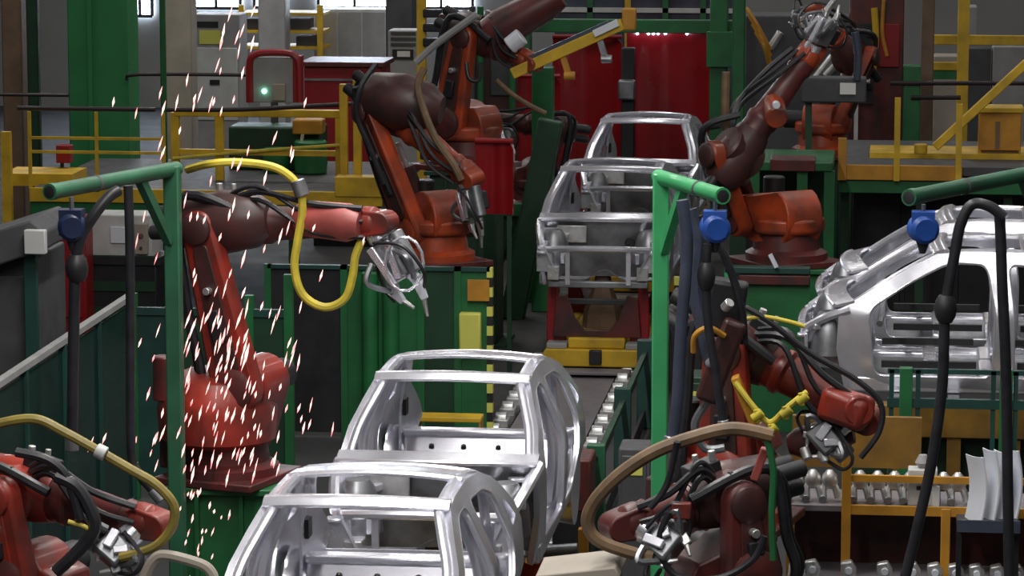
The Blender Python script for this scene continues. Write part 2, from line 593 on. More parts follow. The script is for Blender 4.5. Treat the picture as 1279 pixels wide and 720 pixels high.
    for y in (-0.05, 0.45):
        part('seat_cross_member', MB().beam((-0.70, y, 0.34), (0.70, y, 0.34), 0.12, 0.12), 'steel', car, bevel=0.02)
    rf = MB().sheet(lambda u, v: V((0.60 * (2 * u - 1), 1.48 + 0.95 * v, 0.45 - 0.08 * v + 0.015 * math.sin(20 * u))), 16, 6)
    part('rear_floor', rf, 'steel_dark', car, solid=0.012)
    rs = MB().sheet(lambda u, v: V((0.60 * (2 * u - 1), 1.52 + 0.13 * v, 0.45 + 0.25 * v)), 12, 2)
    rb = part('rear_seat_panel', rs, 'steel', car, solid=0.015)
    part('rear_cross_member', MB().beam((-0.62, 1.68, 0.71), (0.62, 1.68, 0.71), 0.15, 0.06), 'steel', car, bevel=0.02)
    for x in (-0.38, -0.12, 0.16, 0.42):
        part('panel_hole', MB().cyl((x, 1.575, 0.60), (x, 1.600, 0.615), 0.022, 10), 'black', rb)
    rp = MB().sheet(lambda u, v: V((0.68 * (2 * u - 1), 2.44 - 0.03 * (2 * u - 1) ** 2, 0.40 + 0.20 * v)), 12, 4)
    part('rear_panel', rp, 'steel', car, solid=0.03)
    # ---- engine bay
    for s in (-1, 1):
        r = MB().beam((s * 0.50, -0.70, 0.42), (s * 0.50, N, 0.47), 0.10, 0.13)
        fr = part('front_rail', r, 'steel', car, bevel=0.012)
        part('rail_end_plate', MB().cbox((s * 0.50, N - 0.012, 0.47), (0.13, 0.022, 0.15)), 'cast', fr, bevel=0.005)
        ap = MB().sheet(lambda u, v: V((s * (0.72 - 0.10 * u - 0.14 * (1 - v) - 0.03 * math.sin(7 * u)), -0.80 - (nose - 0.02) * u, 0.48 + (0.46 - 0.17 * u) * v)), 10, 6)
        part('wing_apron', ap, 'steel', car, solid=0.02)
        part('apron_rail', MB().tube([(s * 0.74, -0.76, 0.95), (s * 0.70, -0.76 - nose * 0.5, 0.87), (s * 0.63, N + 0.02, 0.76)], 0.042, 8), 'steel', car)
        st = MB().lathe((s * 0.54, -0.76 - nose * 0.45, 0.52), (s * 0.54, -0.76 - nose * 0.45, 0.90), [(0, 0.19), (0.55, 0.17), (0.85, 0.13), (1, 0.09)], 14)
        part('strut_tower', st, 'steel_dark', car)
        part('headlamp_bracket', MB().cbox((s * 0.60, N + 0.02, 0.60), (0.18, 0.03, 0.24)).cbox((s * 0.63, N - 0.02, 0.70), (0.10, 0.08, 0.03)), 'steel', car, bevel=0.008)
    for s in (-1, 1):
        for (bx_, by_, bz_, sx_, sy_, sz_) in ((0.60, 0.18, 0.88, 0.12, 0.10, 0.03), (0.44, 0.22, 0.80, 0.06, 0.14, 0.05), (0.64, 0.70, 0.78, 0.14, 0.06, 0.05), (0.40, 0.62, 0.60, 0.05, 0.12, 0.12), (0.56, 0.85, 0.66, 0.10, 0.08, 0.06)):
            part('bay_bracket', MB().cbox((s * bx_, -0.78 - nose * by_, bz_), (sx_, sy_, sz_), 0.4 * s), 'steel', car, bevel=0.008)
    part('upper_cross_bar', MB().tube([(-0.64, N + 0.02, 0.73), (-0.3, N - 0.03, 0.75), (0.3, N - 0.03, 0.75), (0.64, N + 0.02, 0.73)], 0.035, 8), 'steel', car)
    part('lower_cross_bar', MB().beam((-0.56, N + 0.06, 0.34), (0.56, N + 0.06, 0.34), 0.09, 0.07), 'steel_dark', car, bevel=0.01)
    for x in (-0.34, 0.34):
        part('radiator_post', MB().beam((x, N + 0.03, 0.34), (x, N + 0.01, 0.74), 0.05, 0.05), 'steel', car)
    return car


LX = -3.31           # centre of the line
CAR_Z = 0.74
CARS = [(20.22, 'nearest bare steel car body, cut off by the bottom edge of the picture'),
        (24.72, 'bare steel car body second on the line, beside the robot in the sparks'),
        (38.61, 'bare steel car body on the yellow carrier, third along the line'),
        (44.30, 'farthest bare steel car body on the line, before the red curtain')]
car0 = build_car(0.85)
for i, (y, lb) in enumerate(CARS):
    c = car0 if i == 0 else copy_tree(car0)
    c.location = (LX - (0.04 if i == 3 else 0), y, CAR_Z)
    tag(c, lb, 'car body', 'car bodies on the main line')
side0 = build_car(0.42)
SIDE = [((0.36, 30.4, 1.05), 'bare steel car body seen side-on at right, the nearer of two behind the fence'),
        ((0.46, 32.5, 1.05), 'bare steel car body seen side-on at right, the farther of two')]
for i, (loc, lb) in enumerate(SIDE):
    c = side0 if i == 0 else copy_tree(side0)
    c.location = loc
    c.rotation_euler = (0, 0, -math.pi / 2)
    tag(c, lb, 'car body', 'car bodies on the side line')


# ------------------------------------------------------------------ carriers and conveyor
def build_carrier():
    t = thing('body_carrier', (0, 0, 0), 'yellow carrier', 'carrier')
    pl = [(-0.62, -1.45), (0.62, -1.45), (0.62, 2.2), (-0.62, 2.2)]
    b = MB()
    b.prism([(-0.52, -1.5, 0.10), (0.52, -1.5, 0.10), (0.60, -1.5, 0.14), (0.60, -1.5, 0.25), (0.56, -1.5, 0.30), (-0.56, -1.5, 0.30), (-0.60, -1.5, 0.25), (-0.60, -1.5, 0.14)], (0, 3.4, 0))
    part('base', b, 'yellow', t, bevel=0.015)
    part('deck', MB().box((-0.32, -1.44, 0.30), (0.32, 1.8, 0.42)), 'yellow', t, bevel=0.02)
    part('coupling_block', MB().box((-0.07, -1.56, 0.14), (0.07, -1.48, 0.30)), 'black', t, bevel=0.01)
    part('front_step', MB().box((-0.40, -1.75, 0.05), (0.40, -1.50, 0.09)), 'belt', t, bevel=0.01)
    for s in (-1, 1):
        part('corner_pad', MB().box((s * 0.56, -1.47, 0.30), (s * 0.33, -1.15, 0.36)), 'grey', t, bevel=0.01)
        for y in (-1.25, 1.2):
            u = MB()
            u.prism([(s * 0.58, y, 0.30), (s * 0.34, y, 0.30), (s * 0.44, y, 0.62), (s * 0.46, y, 0.98), (s * 0.56, y, 0.98), (s * 0.58, y, 0.62)], (0, 0.12, 0))
            up = part('upright', u, 'red', t, bevel=0.01)
            part('rest_pin', MB().cyl((s * 0.51, y + 0.06, 0.98), (s * 0.51, y + 0.06, 1.12), 0.03, 10), 'steel_dark', up)
    part('cradle', MB().prism([(-0.50, -1.36, 0.42), (0.50, -1.36, 0.42), (0.46, -1.36, 0.86), (0.34, -1.36, 0.90), (0.24, -1.36, 0.62), (0.14, -1.36, 0.50), (-0.14, -1.36, 0.50), (-0.24, -1.36, 0.62), (-0.34, -1.36, 0.90), (-0.46, -1.36, 0.86)], (0, 0.05, 0)), 'red_dark', t, bevel=0.008)
    part('cross_tie', MB().beam((-0.5, -1.19, 0.80), (0.5, -1.19, 0.80), 0.08, 0.06), 'grey_dark', t, bevel=0.01)
    part('lifting_cone', MB().lathe((0, -0.6, 0.42), (0, -0.6, 1.04), [(0, 0.24), (0.3, 0.22), (0.8, 0.10), (1, 0.09)], 8), 'brown', t)  # yellow cone coloured brown to hold the shade under the car
    for s in (-1, 1):
        part('wheel', MB().cyl((s * 0.42, -1.2, 0.09), (s * 0.50, -1.2, 0.09), 0.05, 12), 'black', t)
    return t


cr0 = build_carrier()
CLAB = ['yellow carrier with red uprights under the nearest car body', 'yellow carrier with red uprights under the second car body',
        'yellow carrier with red uprights under the third car body', 'yellow carrier with red uprights under the farthest car body']
for i, (y, _) in enumerate(CARS):
    c = cr0 if i == 0 else copy_tree(cr0)
    c.location = (LX - 0.03, y, 0.03)
    tag(c, CLAB[i], 'carrier', 'carriers on the main line')

cv = thing('conveyor', (LX, 14, 0), 'grey track conveyor with rows of steel rollers running down the hall', 'conveyor')
part('belt', MB().box((LX - 0.62, 14, 0.0), (LX + 0.20, 50.2, 0.045)), 'belt', cv)
rl = None
for k in range(16):
    y = 28.4 + 0.62 * k
    if rl is None:
        rl = part('roller_block', MB().box((LX + 0.24, y, 0.0), (LX + 0.40, y + 0.22, 0.10)).cyl((LX + 0.26, y + 0.11, 0.11), (LX + 0.38, y + 0.11, 0.11), 0.06, 10), 'cast', cv, bevel=0.01)
        ll = part('roller_block', MB().box((LX - 0.82, y, 0.0), (LX - 0.66, y + 0.22, 0.10)).cyl((LX - 0.80, y + 0.11, 0.11), (LX - 0.68, y + 0.11, 0.11), 0.06, 10), 'cast', cv, bevel=0.01)
    else:
        share(rl, cv, (0, 0.62 * k, 0))
        share(ll, cv, (0, 0.62 * k, 0))
part('side_channel', MB().box((LX + 0.22, 14, 0.0), (LX + 0.45, 50.2, 0.03)), 'black', cv)
part('side_channel', MB().box((LX - 0.88, 14, 0.0), (LX - 0.64, 50.2, 0.03)), 'black', cv)

# green conveyor guard right of the line
gp = thing('line_guard', (LX + 0.75, 28.6, 0), 'low green steel guard with posts along the right edge of the conveyor', 'guard')
for k, y in enumerate((28.6, 31.4, 34.2, 36.8)):
    pm = part('post', MB().box((LX + 0.66, y, 0), (LX + 0.82, y + 0.12, 0.93)), 'jib_dim' if k == 0 else 'teal', gp, bevel=0.01)
    if k == 0:
        part('bolt', MB().cyl((LX + 0.74, y - 0.015, 0.82), (LX + 0.74, y + 0.01, 0.82), 0.022, 8), 'black', pm)
part('rail', MB().box((LX + 0.72, 28.72, 0.77), (LX + 0.77, 37, 0.82)), 'green_deep', gp)
part('kick_panel', MB().box((LX + 0.72, 28.72, 0.04), (LX + 0.75, 37, 0.20)), 'black', gp)

yb = thing('step_bench', at(556, 515, 31.9) * 1.0, 'small yellow double step beside the conveyor, seen through a car window', 'step')
yb.location.z = 0
ORG[yb.name] = V(yb.location)
bx, by = yb.location.x, yb.location.y
part('tread', MB().box((bx - 0.32, by, 0.20), (bx + 0.32, by + 0.25, 0.25)), 'yellow', yb, bevel=0.01)
part('tread', MB().box((bx - 0.32, by + 0.25, 0.42), (bx + 0.32, by + 0.5, 0.47)), 'yellow', yb, bevel=0.01)
for s in (-1, 1):
    part('side_plate', MB().prism([(bx + s * 0.30, by, 0), (bx + s * 0.30, by + 0.5, 0), (bx + s * 0.30, by + 0.5, 0.42), (bx + s * 0.30, by + 0.25, 0.42), (bx + s * 0.30, by + 0.25, 0.2), (bx + s * 0.30, by, 0.2)], (s * 0.015, 0, 0)), 'ochre', yb)


# ------------------------------------------------------------------ robots
def weld_gun(root, Wp, T, n, light='white_part', big=1.0):
    """spot welding gun between the wrist flange Wp and the electrode tip T"""
    d = (T - Wp)
    L = d.length
    d.normalize()
    s = n.cross(d).normalized()
    g = MB()
    c = Wp + d * 0.12
    g.beam(Wp + d * 0.02, Wp + d * 0.34 * L + d * 0.1, 0.20 * big, 0.17 * big, up=n)
    gun = part('weld_gun', g, 'steel_dark', root, bevel=0.02)
    part('gun_plate', MB().beam(Wp + d * 0.02 + n * 0.11 - s * 0.05, Wp + d * 0.52 * L + n * 0.11 - s * 0.02, 0.06 * big, 0.03, up=n).beam(Wp + d * 0.06 + n * 0.11 + s * 0.09, Wp + d * 0.48 * L + n * 0.11 + s * 0.03, 0.05 * big, 0.03, up=n), 'steel', gun, bevel=0.006)
    part('transformer', MB().beam(Wp + d * 0.06 - n * 0.10, Wp + d * 0.40 * L - n * 0.10, 0.16 * big, 0.14 * big, up=n), 'rubber', gun, bevel=0.02)
    part('gun_cylinder', MB().cyl(Wp + s * 0.14 * big, Wp + s * 0.14 * big + d * 0.5 * L, 0.06 * big, 12), 'steel_dark', gun)
    for sg in (-1, 1):
        p0 = Wp + d * 0.40 * L + s * sg * 0.07
        p1 = Wp + d * 0.58 * L + s * sg * 0.10
        p2 = Wp + d * (0.82 if sg > 0 else 0.72) * L + s * sg * 0.08
        p3 = Wp + d * (1.0 if sg > 0 else 0.84) * L + s * sg * 0.03
        ea = part('electrode_arm', MB().beam(p0, p1, 0.085, 0.06, up=n, w2=0.075, h2=0.05).beam(p1, p2, 0.075, 0.05, up=n, w2=0.05, h2=0.04), light, gun, bevel=0.008)
        part('electrode_tip', MB().cyl(p2 - d * 0.02, p3, 0.02, 8, r2=0.012), 'cast', ea)
        part('shunt', MB().tube([Wp + d * 0.18 * L + s * sg * 0.10 + n * 0.10, Wp + d * 0.35 * L + s * sg * 0.19 + n * 0.14, Wp + d * 0.55 * L + s * sg * 0.11 + n * 0.04], 0.022, 6), 'steel_dark', gun)
    part('cooling_hose', MB().tube([Wp + n * 0.12, Wp + s * 0.22 * big + d * 0.2 * L + n * 0.16, Wp + s * 0.24 * big + d * 0.55 * L + n * 0.1, Wp + d * 0.7 * L + s * 0.12], 0.014, 6), 'rubber', gun)
    part('cooling_hose', MB().tube([Wp - n * 0.12, Wp - s * 0.2 * big + d * 0.2 * L - n * 0.14, Wp - s * 0.22 * big + d * 0.5 * L - n * 0.1, Wp + d * 0.66 * L - s * 0.14], 0.014, 6), 'rubber', gun)
    return gun


def robot(label, B, S, E, Wp, T, group='welding robots', m1='orange', m2='orange', m3='brown_red', gun=True, k=1.0, light='white_part', flip=1):
    B, S, E, Wp = V(B), V(S), V(E), V(Wp)
    root = thing('welding_robot', B, label, 'robot', group)
    up = V((0, 0, 1))
    h = V((Wp.x - B.x, Wp.y - B.y, 0))
    h = h.normalized() if h.length > 0.05 else V((1, 0, 0))
    n = up.cross(h).normalized() * flip
    if n.y > 0:
        n = -n                                             # towards the viewer's side of the robot
    f = (Wp - E).normalized()
    nf = (n - f * n.dot(f)).normalized()
    # base
    part('base_plate', MB().cbox(B + up * 0.03 * k, (0.86 * k, 0.86 * k, 0.06 * k), math.atan2(h.y, h.x)), 'red_dark', root, bevel=0.01)
    bs = part('base', MB().lathe(B + up * 0.06 * k, B + up * 0.32 * k, [(0, 0.40 * k), (0.25, 0.40 * k), (0.4, 0.33 * k), (1, 0.31 * k)], 20), m1, root)
    part('cable_box', MB().cbox(B - h * 0.40 * k + up * 0.19 * k, (0.26 * k, 0.30 * k, 0.24 * k), math.atan2(h.y, h.x)), m3, bs, bevel=0.02)
    # carousel with yoke
    cz = B + up * 0.32 * k
    ca = part('carousel', MB().lathe(cz, cz + up * 0.16 * k, [(0, 0.34 * k), (0.2, 0.37 * k), (0.85, 0.37 * k), (1, 0.33 * k)], 24).capsule(cz + up * 0.14 * k + h * 0.05, S, 0.30 * k, 0.21 * k, n, 0.40 * k, 10), m2, root, bevel=0.015)
    part('motor', MB().cyl(cz - h * 0.24 * k + up * 0.10 * k, cz - h * 0.24 * k + up * 0.52 * k, 0.105 * k, 14), 'black', ca)
    part('motor', MB().cyl(S - n * 0.18 * k, S - n * 0.50 * k, 0.12 * k, 14), 'black', ca)
    # lower arm
    off = n * 0.27 * k
    la = part('lower_arm', MB().capsule(S + off, E + off, 0.20 * k, 0.14 * k, n, 0.15 * k, 10), m2, root, bevel=0.03)
    part('arm_rib', MB().capsule(S.lerp(E, 0.16) + off + n * 0.083 * k, S.lerp(E, 0.86) + off + n * 0.083 * k, 0.10 * k, 0.065 * k, n, 0.02 * k, 8), m3, la, bevel=0.006)
    part('joint_cap', MB().lathe(S + off + n * 0.07 * k, S + off + n * 0.13 * k, [(0, 0.17 * k), (0.6, 0.165 * k), (1, 0.12 * k)], 20), m1, la)
    part('joint_cap', MB().lathe(E + off + n * 0.07 * k, E + off + n * 0.12 * k, [(0, 0.125 * k), (0.6, 0.12 * k), (1, 0.09 * k)], 18), m3, la)
    # counterbalance cylinder behind the arm
    a0 = S - h * 0.26 * k + up * 0.10 * k
    a1 = S.lerp(E, 0.72) - h * 0.10 * k
    cb = part('counterbalance', MB().cyl(a0, a0.lerp(a1, 0.68), 0.075 * k, 14), m3, root)
    part('rod', MB().cyl(a0.lerp(a1, 0.66), a1, 0.03 * k, 10), 'steel', cb)
    # elbow housing with motors
    eh = MB().lathe(E - f * 0.34 * k, E + f * 0.26 * k, [(0, 0.15 * k), (0.10, 0.195 * k), (0.5, 0.22 * k), (0.85, 0.19 * k), (1, 0.165 * k)], 12)
    eh.cyl(E - nf * 0.20 * k, E + nf * 0.20 * k, 0.19 * k, 18)
    el = part('elbow_housing', eh, m3, root)
    sd = f.cross(nf).normalized()
    for (u, v) in ((0.085, 0.05), (-0.085, 0.05), (0.0, -0.09)):
        q = E - f * 0.32 * k + nf * u * k + sd * v * k
        part('motor', MB().cyl(q, q - f * 0.22 * k, 0.058 * k, 12), 'black', el)
    # forearm, wrist
    fo = part('forearm', MB().lathe(E + f * 0.24 * k, Wp - f * 0.06 * k, [(0, 0.155 * k), (0.12, 0.145 * k), (0.16, 0.16 * k), (0.22, 0.16 * k), (0.26, 0.135 * k), (0.85, 0.105 * k), (0.9, 0.125 * k), (1, 0.115 * k)], 16), m1, root)
    wr = part('wrist', MB().lathe(Wp - f * 0.08 * k, Wp + f * 0.10 * k, [(0, 0.10 * k), (0.2, 0.125 * k), (0.7, 0.12 * k), (1, 0.075 * k)], 16).capsule(Wp - f * 0.02 * k, Wp + f * 0.12 * k, 0.10 * k, 0.085 * k, nf, 0.20 * k, 8), m2, root, bevel=0.01)
    if T is not None:
        T = V(T)
        td = (T - Wp).normalized()
        part('flange', MB().cyl(Wp + td * 0.08 * k, Wp + td * 0.16 * k, 0.085 * k, 16), 'steel', wr)
        if gun:
            nn = (n - td * n.dot(td)).normalized()
            weld_gun(root, Wp + td * 0.16 * k, T, nn, light, k)
    # valve boxes, fittings and sagging service lines
    zf = f.cross(nf).normalized()
    if zf.z < 0:
        zf = -zf
    part('valve_block', MB().beam(E + f * 0.02 * k + zf * 0.21 * k, E + f * 0.24 * k + zf * 0.19 * k, 0.16 * k, 0.10 * k, up=zf), 'black', el, bevel=0.012)
    part('fitting', MB().cyl(E + f * 0.06 * k + zf * 0.25 * k + nf * 0.04, E + f * 0.06 * k + zf * 0.32 * k + nf * 0.04, 0.025 * k, 8), 'cast', el)
    part('fitting', MB().cyl(E + f * 0.16 * k + zf * 0.25 * k, E + f * 0.16 * k + zf * 0.31 * k, 0.02 * k, 8), 'cast', el)
    L = (Wp - E).length
    for a_, b_, c_ in ((0.16, 0.12, 0.024), (0.20, 0.02, 0.018), (0.10, -0.10, 0.02)):
        part('service_line', MB().tube([E + f * 0.1 * k + zf * a_ * k + nf * 0.10 * k, E + f * 0.35 * L + zf * (a_ + 0.10) * k + nf * 0.17 * k, E + f * 0.7 * L + zf * (b_ + 0.05) * k + nf * 0.19 * k, Wp + zf * b_ * k + nf * 0.12 * k], c_ * k, 6), 'rubber', fo)
    part('junction_box', MB().beam(S.lerp(E, 0.30) + off * 1.33, S.lerp(E, 0.50) + off * 1.33, 0.10 * k, 0.09 * k, up=n), 'black', la, bevel=0.01)
    part('fitting', MB().cyl(S.lerp(E, 0.62) + off * 1.3, S.lerp(E, 0.62) + off * 1.55, 0.03 * k, 10), 'cast', la)
    # cable harness running up the arm
    part('cable_harness', MB().tube([cz - h * 0.3 * k + n * 0.25 * k, S - h * 0.30 * k + n * 0.30 * k, S.lerp(E, 0.5) - h * 0.26 * k + n * 0.30 * k, E - h * 0.16 * k + n * 0.30 * k + up * 0.22 * k, E + f * 0.35 * k + n * 0.22 * k + up * 0.10 * k], 0.036 * k, 8), 'rubber', root)
    part('cable_harness', MB().tube([cz - h * 0.34 * k + n * 0.18 * k, S - h * 0.38 * k + n * 0.22 * k, S.lerp(E, 0.5) - h * 0.32 * k + n * 0.24 * k, E - h * 0.26 * k + n * 0.26 * k + up * 0.16 * k, E + f * 0.1 * k + n * 0.26 * k + up * 0.20 * k], 0.024 * k, 8), 'rubber', root)
    return root


def hose(root, pts, r, m, name='dress_hose', seg=8):
    return part(name, MB().tube(pts, r, seg), m, root)


def pedestal(loc, size, h, label, m='green'):
    x, y = loc
    t = thing('robot_pedestal', (x, y, 0), label, 'pedestal', 'robot pedestals')
    part('column', MB().box((x - size[0] / 2, y - size[1] / 2, 0.03), (x + size[0] / 2, y + size[1] / 2, h - 0.05)), m, t, bevel=0.015)
    part('top_plate', MB().box((x - size[0] / 2 - 0.06, y - size[1] / 2 - 0.06, h - 0.05), (x + size[0] / 2 + 0.06, y + size[1] / 2 + 0.06, h)), m, t, bevel=0.008)
    part('foot_plate', MB().box((x - size[0] / 2 - 0.12, y - size[1] / 2 - 0.12, 0), (x + size[0] / 2 + 0.12, y + size[1] / 2 + 0.12, 0.03)), m, t)
    for s in (-1, 1):
        part('gusset', MB().box((x + s * size[0] * 0.25 - 0.015, y - size[1] / 2 - 0.05, 0.03), (x + s * size[0] * 0.25 + 0.015, y - size[1] / 2, h - 0.05)), m, t)
    return t


PH = 1.53
# robot in the sparks
Yl = 24.0
Bl = V((-4.887, Yl, PH))
r1 = robot('orange-red welding robot at left, half hidden by falling sparks', Bl, at(318, 478, Yl), at(272, 280, Yl), at(462, 278, Yl - 0.35), at(530, 398, Yl - 0.45), m1='red_dark', m2='orange_red', m3='brown_red', k=0.95)
pedestal((Bl.x, Bl.y), (0.66, 0.62), PH, 'green steel pedestal under the robot in the sparks')
Yh = Yl - 0.42
hose(r1, [at(235, 212, Yl), at(262, 205, Yh), at(300, 203, Yh), at(345, 210, Yh), at(372, 232, Yh), at(378, 262, Yh), at(372, 300, Yh), at(368, 335, Yh), at(378, 368, Yh), at(405, 384, Yh), at(430, 374, Yh), at(440, 348, Yh), at(444, 320, Yh), at(452, 300, Yh)], 0.031, 'hose_yellow')
part('turntable_cover', MB().lathe(at(272, 552, Yl - 0.02), at(272, 462, Yl - 0.02), [(0, 0.36), (0.08, 0.43), (0.5, 0.45), (0.7, 0.42), (0.9, 0.36), (1, 0.22)], 20), 'orange_red', r1)
part('side_motor', MB().cyl(at(205, 500, Yl - 0.2), at(205, 445, Yl - 0.2), 0.085, 14), 'red_dark', r1)
part('hose_clamp', MB().cyl(at(371, 225, Yh), at(378, 245, Yh), 0.055, 12), 'steel_dark', r1)
part('gun_ring', MB().tube([at(505 + 24 * math.cos(a), 330 + 34 * math.sin(a), Yl - 0.55) for a in [2 * math.pi * q / 14 for q in range(15)]], 0.012, 6, 1), 'steel', r1)
part('arm_cover', MB().lathe(at(226, 280, Yl - 0.05), at(338, 274, Yl - 0.18), [(0, 0.12), (0.1, 0.19), (0.5, 0.235), (0.85, 0.20), (1, 0.13)], 12), 'brown_red', r1)
part('forearm_shell', MB().lathe(at(372, 272, Yl - 0.28), at(452, 280, Yl - 0.42), [(0, 0.10), (0.1, 0.13), (0.8, 0.14), (1, 0.10)], 14), 'pink_red', r1)

# rear left robot beside the third car
Yb = 35.35
Bb = at(545, 332, Yb)
Bb.z = PH
r2 = robot('orange welding robot at mid left, arm folded towards the third car body', Bb, at(546, 285, Yb), at(486, 138, Yb), at(580, 215, Yb - 0.5), at(600, 310, Yb - 0.6), m1='orange', m2='orange', m3='brown_red', light='cast', k=1.05)
pedestal((Bb.x, Bb.y), (0.75, 0.7), PH, 'green steel pedestal under the mid left robot', 'green')
part('arm_cover', MB().lathe(at(452, 118, Yb - 0.1), at(552, 138, Yb - 0.2), [(0, 0.16), (0.12, 0.26), (0.5, 0.32), (0.85, 0.26), (1, 0.15)], 12), 'brown_red', r2)
hose(r2, [at(530, 85, Yb - 0.5), at(522, 108, Yb - 0.55), at(530, 140, Yb - 0.6), at(545, 175, Yb - 0.65), at(566, 205, Yb - 0.7), at(576, 225, Yb - 0.7)], 0.04, 'hose_brown')
hose(r2, [at(470, 80, Yb - 0.3), at(450, 110, Yb - 0.4), at(446, 145, Yb - 0.4), at(462, 185, Yb - 0.4), at(480, 230, Yb - 0.4)], 0.03, 'rubber')

# robot behind it, carrying a yellow gripper beam
Yc = 39.5
Bc = at(583, 210, Yc)
r3 = robot('orange robot at top centre holding a long yellow gripper beam', Bc, at(580, 150, Yc), at(598, 45, Yc), at(655, 75, Yc - 0.4), None, m1='red_dark', m2='orange', m3='brown_red', gun=False, k=1.1)
pedestal((Bc.x, Bc.y), (0.8, 0.7), Bc.z, 'green steel pedestal under the robot with the gripper beam', 'green_deep')
Yg = Yc - 0.5
gb = part('gripper_beam', MB().beam(at(640, 92, Yg), at(778, 30, Yg), 0.14, 0.13), 'yellow', r3, bevel=0.01)
part('gripper_rail', MB().beam(at(662, 72, Yg), at(760, 28, Yg), 0.10, 0.05), 'rubber_blue', gb)
part('end_plate', MB().beam(at(742, 42, Yg - 0.08), at(772, 28, Yg - 0.08), 0.10, 0.08), 'white_part', gb)
part('end_plate', MB().cbox(at(786, 24, Yg), (0.16, 0.14, 0.26)), 'ochre', gb, bevel=0.02)
for px in (702, 748):
    q = at(px, 92 - (px - 640) * 0.45 + 2, Yg)
    part('clamp', MB().beam(q, q + V((0.08, 0, -0.26)), 0.07, 0.07).cyl(q + V((0.03, -0.06, -0.26)), q + V((0.16, -0.06, -0.26)), 0.05, 10), 'ochre' if px == 702 else 'steel_dark', gb)
part('white_motor', MB().cyl(at(636, 58, Yg), at(652, 45, Yg), 0.11, 14), 'white_part', r3)
hose(r3, [at(520, 78, Yc - 0.4), at(545, 55, Yc - 0.4), at(572, 35, Yc - 0.4), at(596, 18, Yc - 0.4)], 0.045, 'grey', 'conduit')
hose(r3, [at(620, 100, Yg), at(640, 118, Yg), at(662, 132, Yg), at(682, 142, Yg)], 0.03, 'hose_brown')
hose(r3, [at(582, 78, Yc - 0.45), at(586, 98, Yc - 0.5), at(598, 100, Yc - 0.5), at(600, 78, Yc - 0.45)], 0.025, 'rubber')
part('upper_boom', MB().lathe(at(610, 45, Yc - 0.2), at(700, -6, Yc - 0.2), [(0, 0.2), (0.2, 0.24), (0.8, 0.2), (1, 0.15)], 12), 'red_dark', r3)

# dark red robot arm reaching in from the left behind the third car
Yd = 43.0
Bd = at(668, 262, Yd)
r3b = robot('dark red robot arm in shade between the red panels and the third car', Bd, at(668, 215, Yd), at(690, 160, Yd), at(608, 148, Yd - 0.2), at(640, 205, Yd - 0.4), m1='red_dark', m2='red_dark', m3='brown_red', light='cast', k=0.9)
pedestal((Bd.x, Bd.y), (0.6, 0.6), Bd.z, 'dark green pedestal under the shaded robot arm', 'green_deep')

# rear right robot
Ye = 35.75
Be = at(982, 328, Ye)
Be.z = PH
r4 = robot('orange welding robot at mid right, leaning left with its arm raised', Be, at(952, 268, Ye - 0.1), at(922, 192, Ye - 0.6), at(1008, 72, Ye - 0.3), at(1052, -5, Ye - 0.4), m1='red_dark', m2='orange', m3='brown_red', light='cast', k=1.1)
hose(r4, [at(907, 90, Ye - 0.5), at(906, 150, Ye - 0.5), at(910, 175, Ye - 0.5), at(897, 200, Ye - 0.5), at(886, 225, Ye - 0.5)], 0.045, 'hose_brown')
part('arm_motor', MB().cyl(at(966, 128, Ye - 0.45), at(970, 148, Ye - 0.85), 0.12, 14), 'orange', r4)
part('white_cap', MB().cyl(at(969, 130, Ye - 0.84), at(970, 132, Ye - 0.90), 0.04, 10), 'white_part', r4)
pedestal((Be.x, Be.y), (0.85, 0.7), PH, 'green steel pedestal under the mid right robot')
# far right robot
Yf = 44.6
Bf = at(1027, 196, Yf)
r5 = robot('orange robot farther back at right, under a grey control box', Bf, at(1025, 150, Yf), at(1062, 70, Yf), at(1022, 20, Yf - 0.3), at(985, 25, Yf - 0.4), m1='orange', m2='orange', m3='brown_red', light='steel_dark', k=1.0)
pedestal((Bf.x, Bf.y), (0.8, 0.7), Bf.z, 'dark green pedestal under the far right robot', 'green_deep')
# near right robot
Yn = 24.2
Bn = at(908, 655, Yn)
r6 = robot('red welding robot at right, its forearm pointing down to the parts rack', Bn, at(920, 580, Yn), at(920, 432, Yn), at(1066, 515, Yn - 0.2), at(1005, 568, Yn - 0.3), m1='orange_red', m2='orange_red', m3='brown_red', light='cast', k=1.1)
pedestal((Bn.x, Bn.y), (0.62, 0.6), Bn.z, 'dark green pedestal under the red robot by the parts rack', 'green_deep')
hose(r6, [at(912, 375, Yn - 0.5), at(958, 400, Yn - 0.5), at(1010, 440, Yn - 0.5), at(1070, 475, Yn - 0.5), at(1100, 505, Yn - 0.5), at(1098, 540, Yn - 0.5), at(1075, 572, Yn - 0.5)], 0.022, 'rubber')
hose(r6, [at(925, 400, Yn - 0.5), at(952, 396, Yn - 0.5), at(985, 402, Yn - 0.5), at(1005, 408, Yn - 0.5)], 0.016, 'hose_yellow')
part('yellow_bracket', MB().beam(at(918, 470, Yn - 0.45), at(948, 545, Yn - 0.45), 0.16, 0.06), 'ochre', r6, bevel=0.01)
part('yellow_harness', MB().tube([at(918, 478, Yn - 0.55), at(944, 512, Yn - 0.6), at(962, 528, Yn - 0.6), at(985, 508, Yn - 0.6), at(1008, 490, Yn - 0.55)], 0.022, 8), 'hose_yellow', r6)
for (px, py) in ((940, 524), (976, 520), (958, 542), (996, 503)):
    part('fitting', MB().cyl(at(px, py, Yn - 0.62), at(px + 12, py - 9, Yn - 0.62), 0.034, 10).cyl(at(px + 4, py - 12, Yn - 0.62), at(px + 6, py + 4, Yn - 0.62), 0.02, 8), 'hose_yellow', r6)
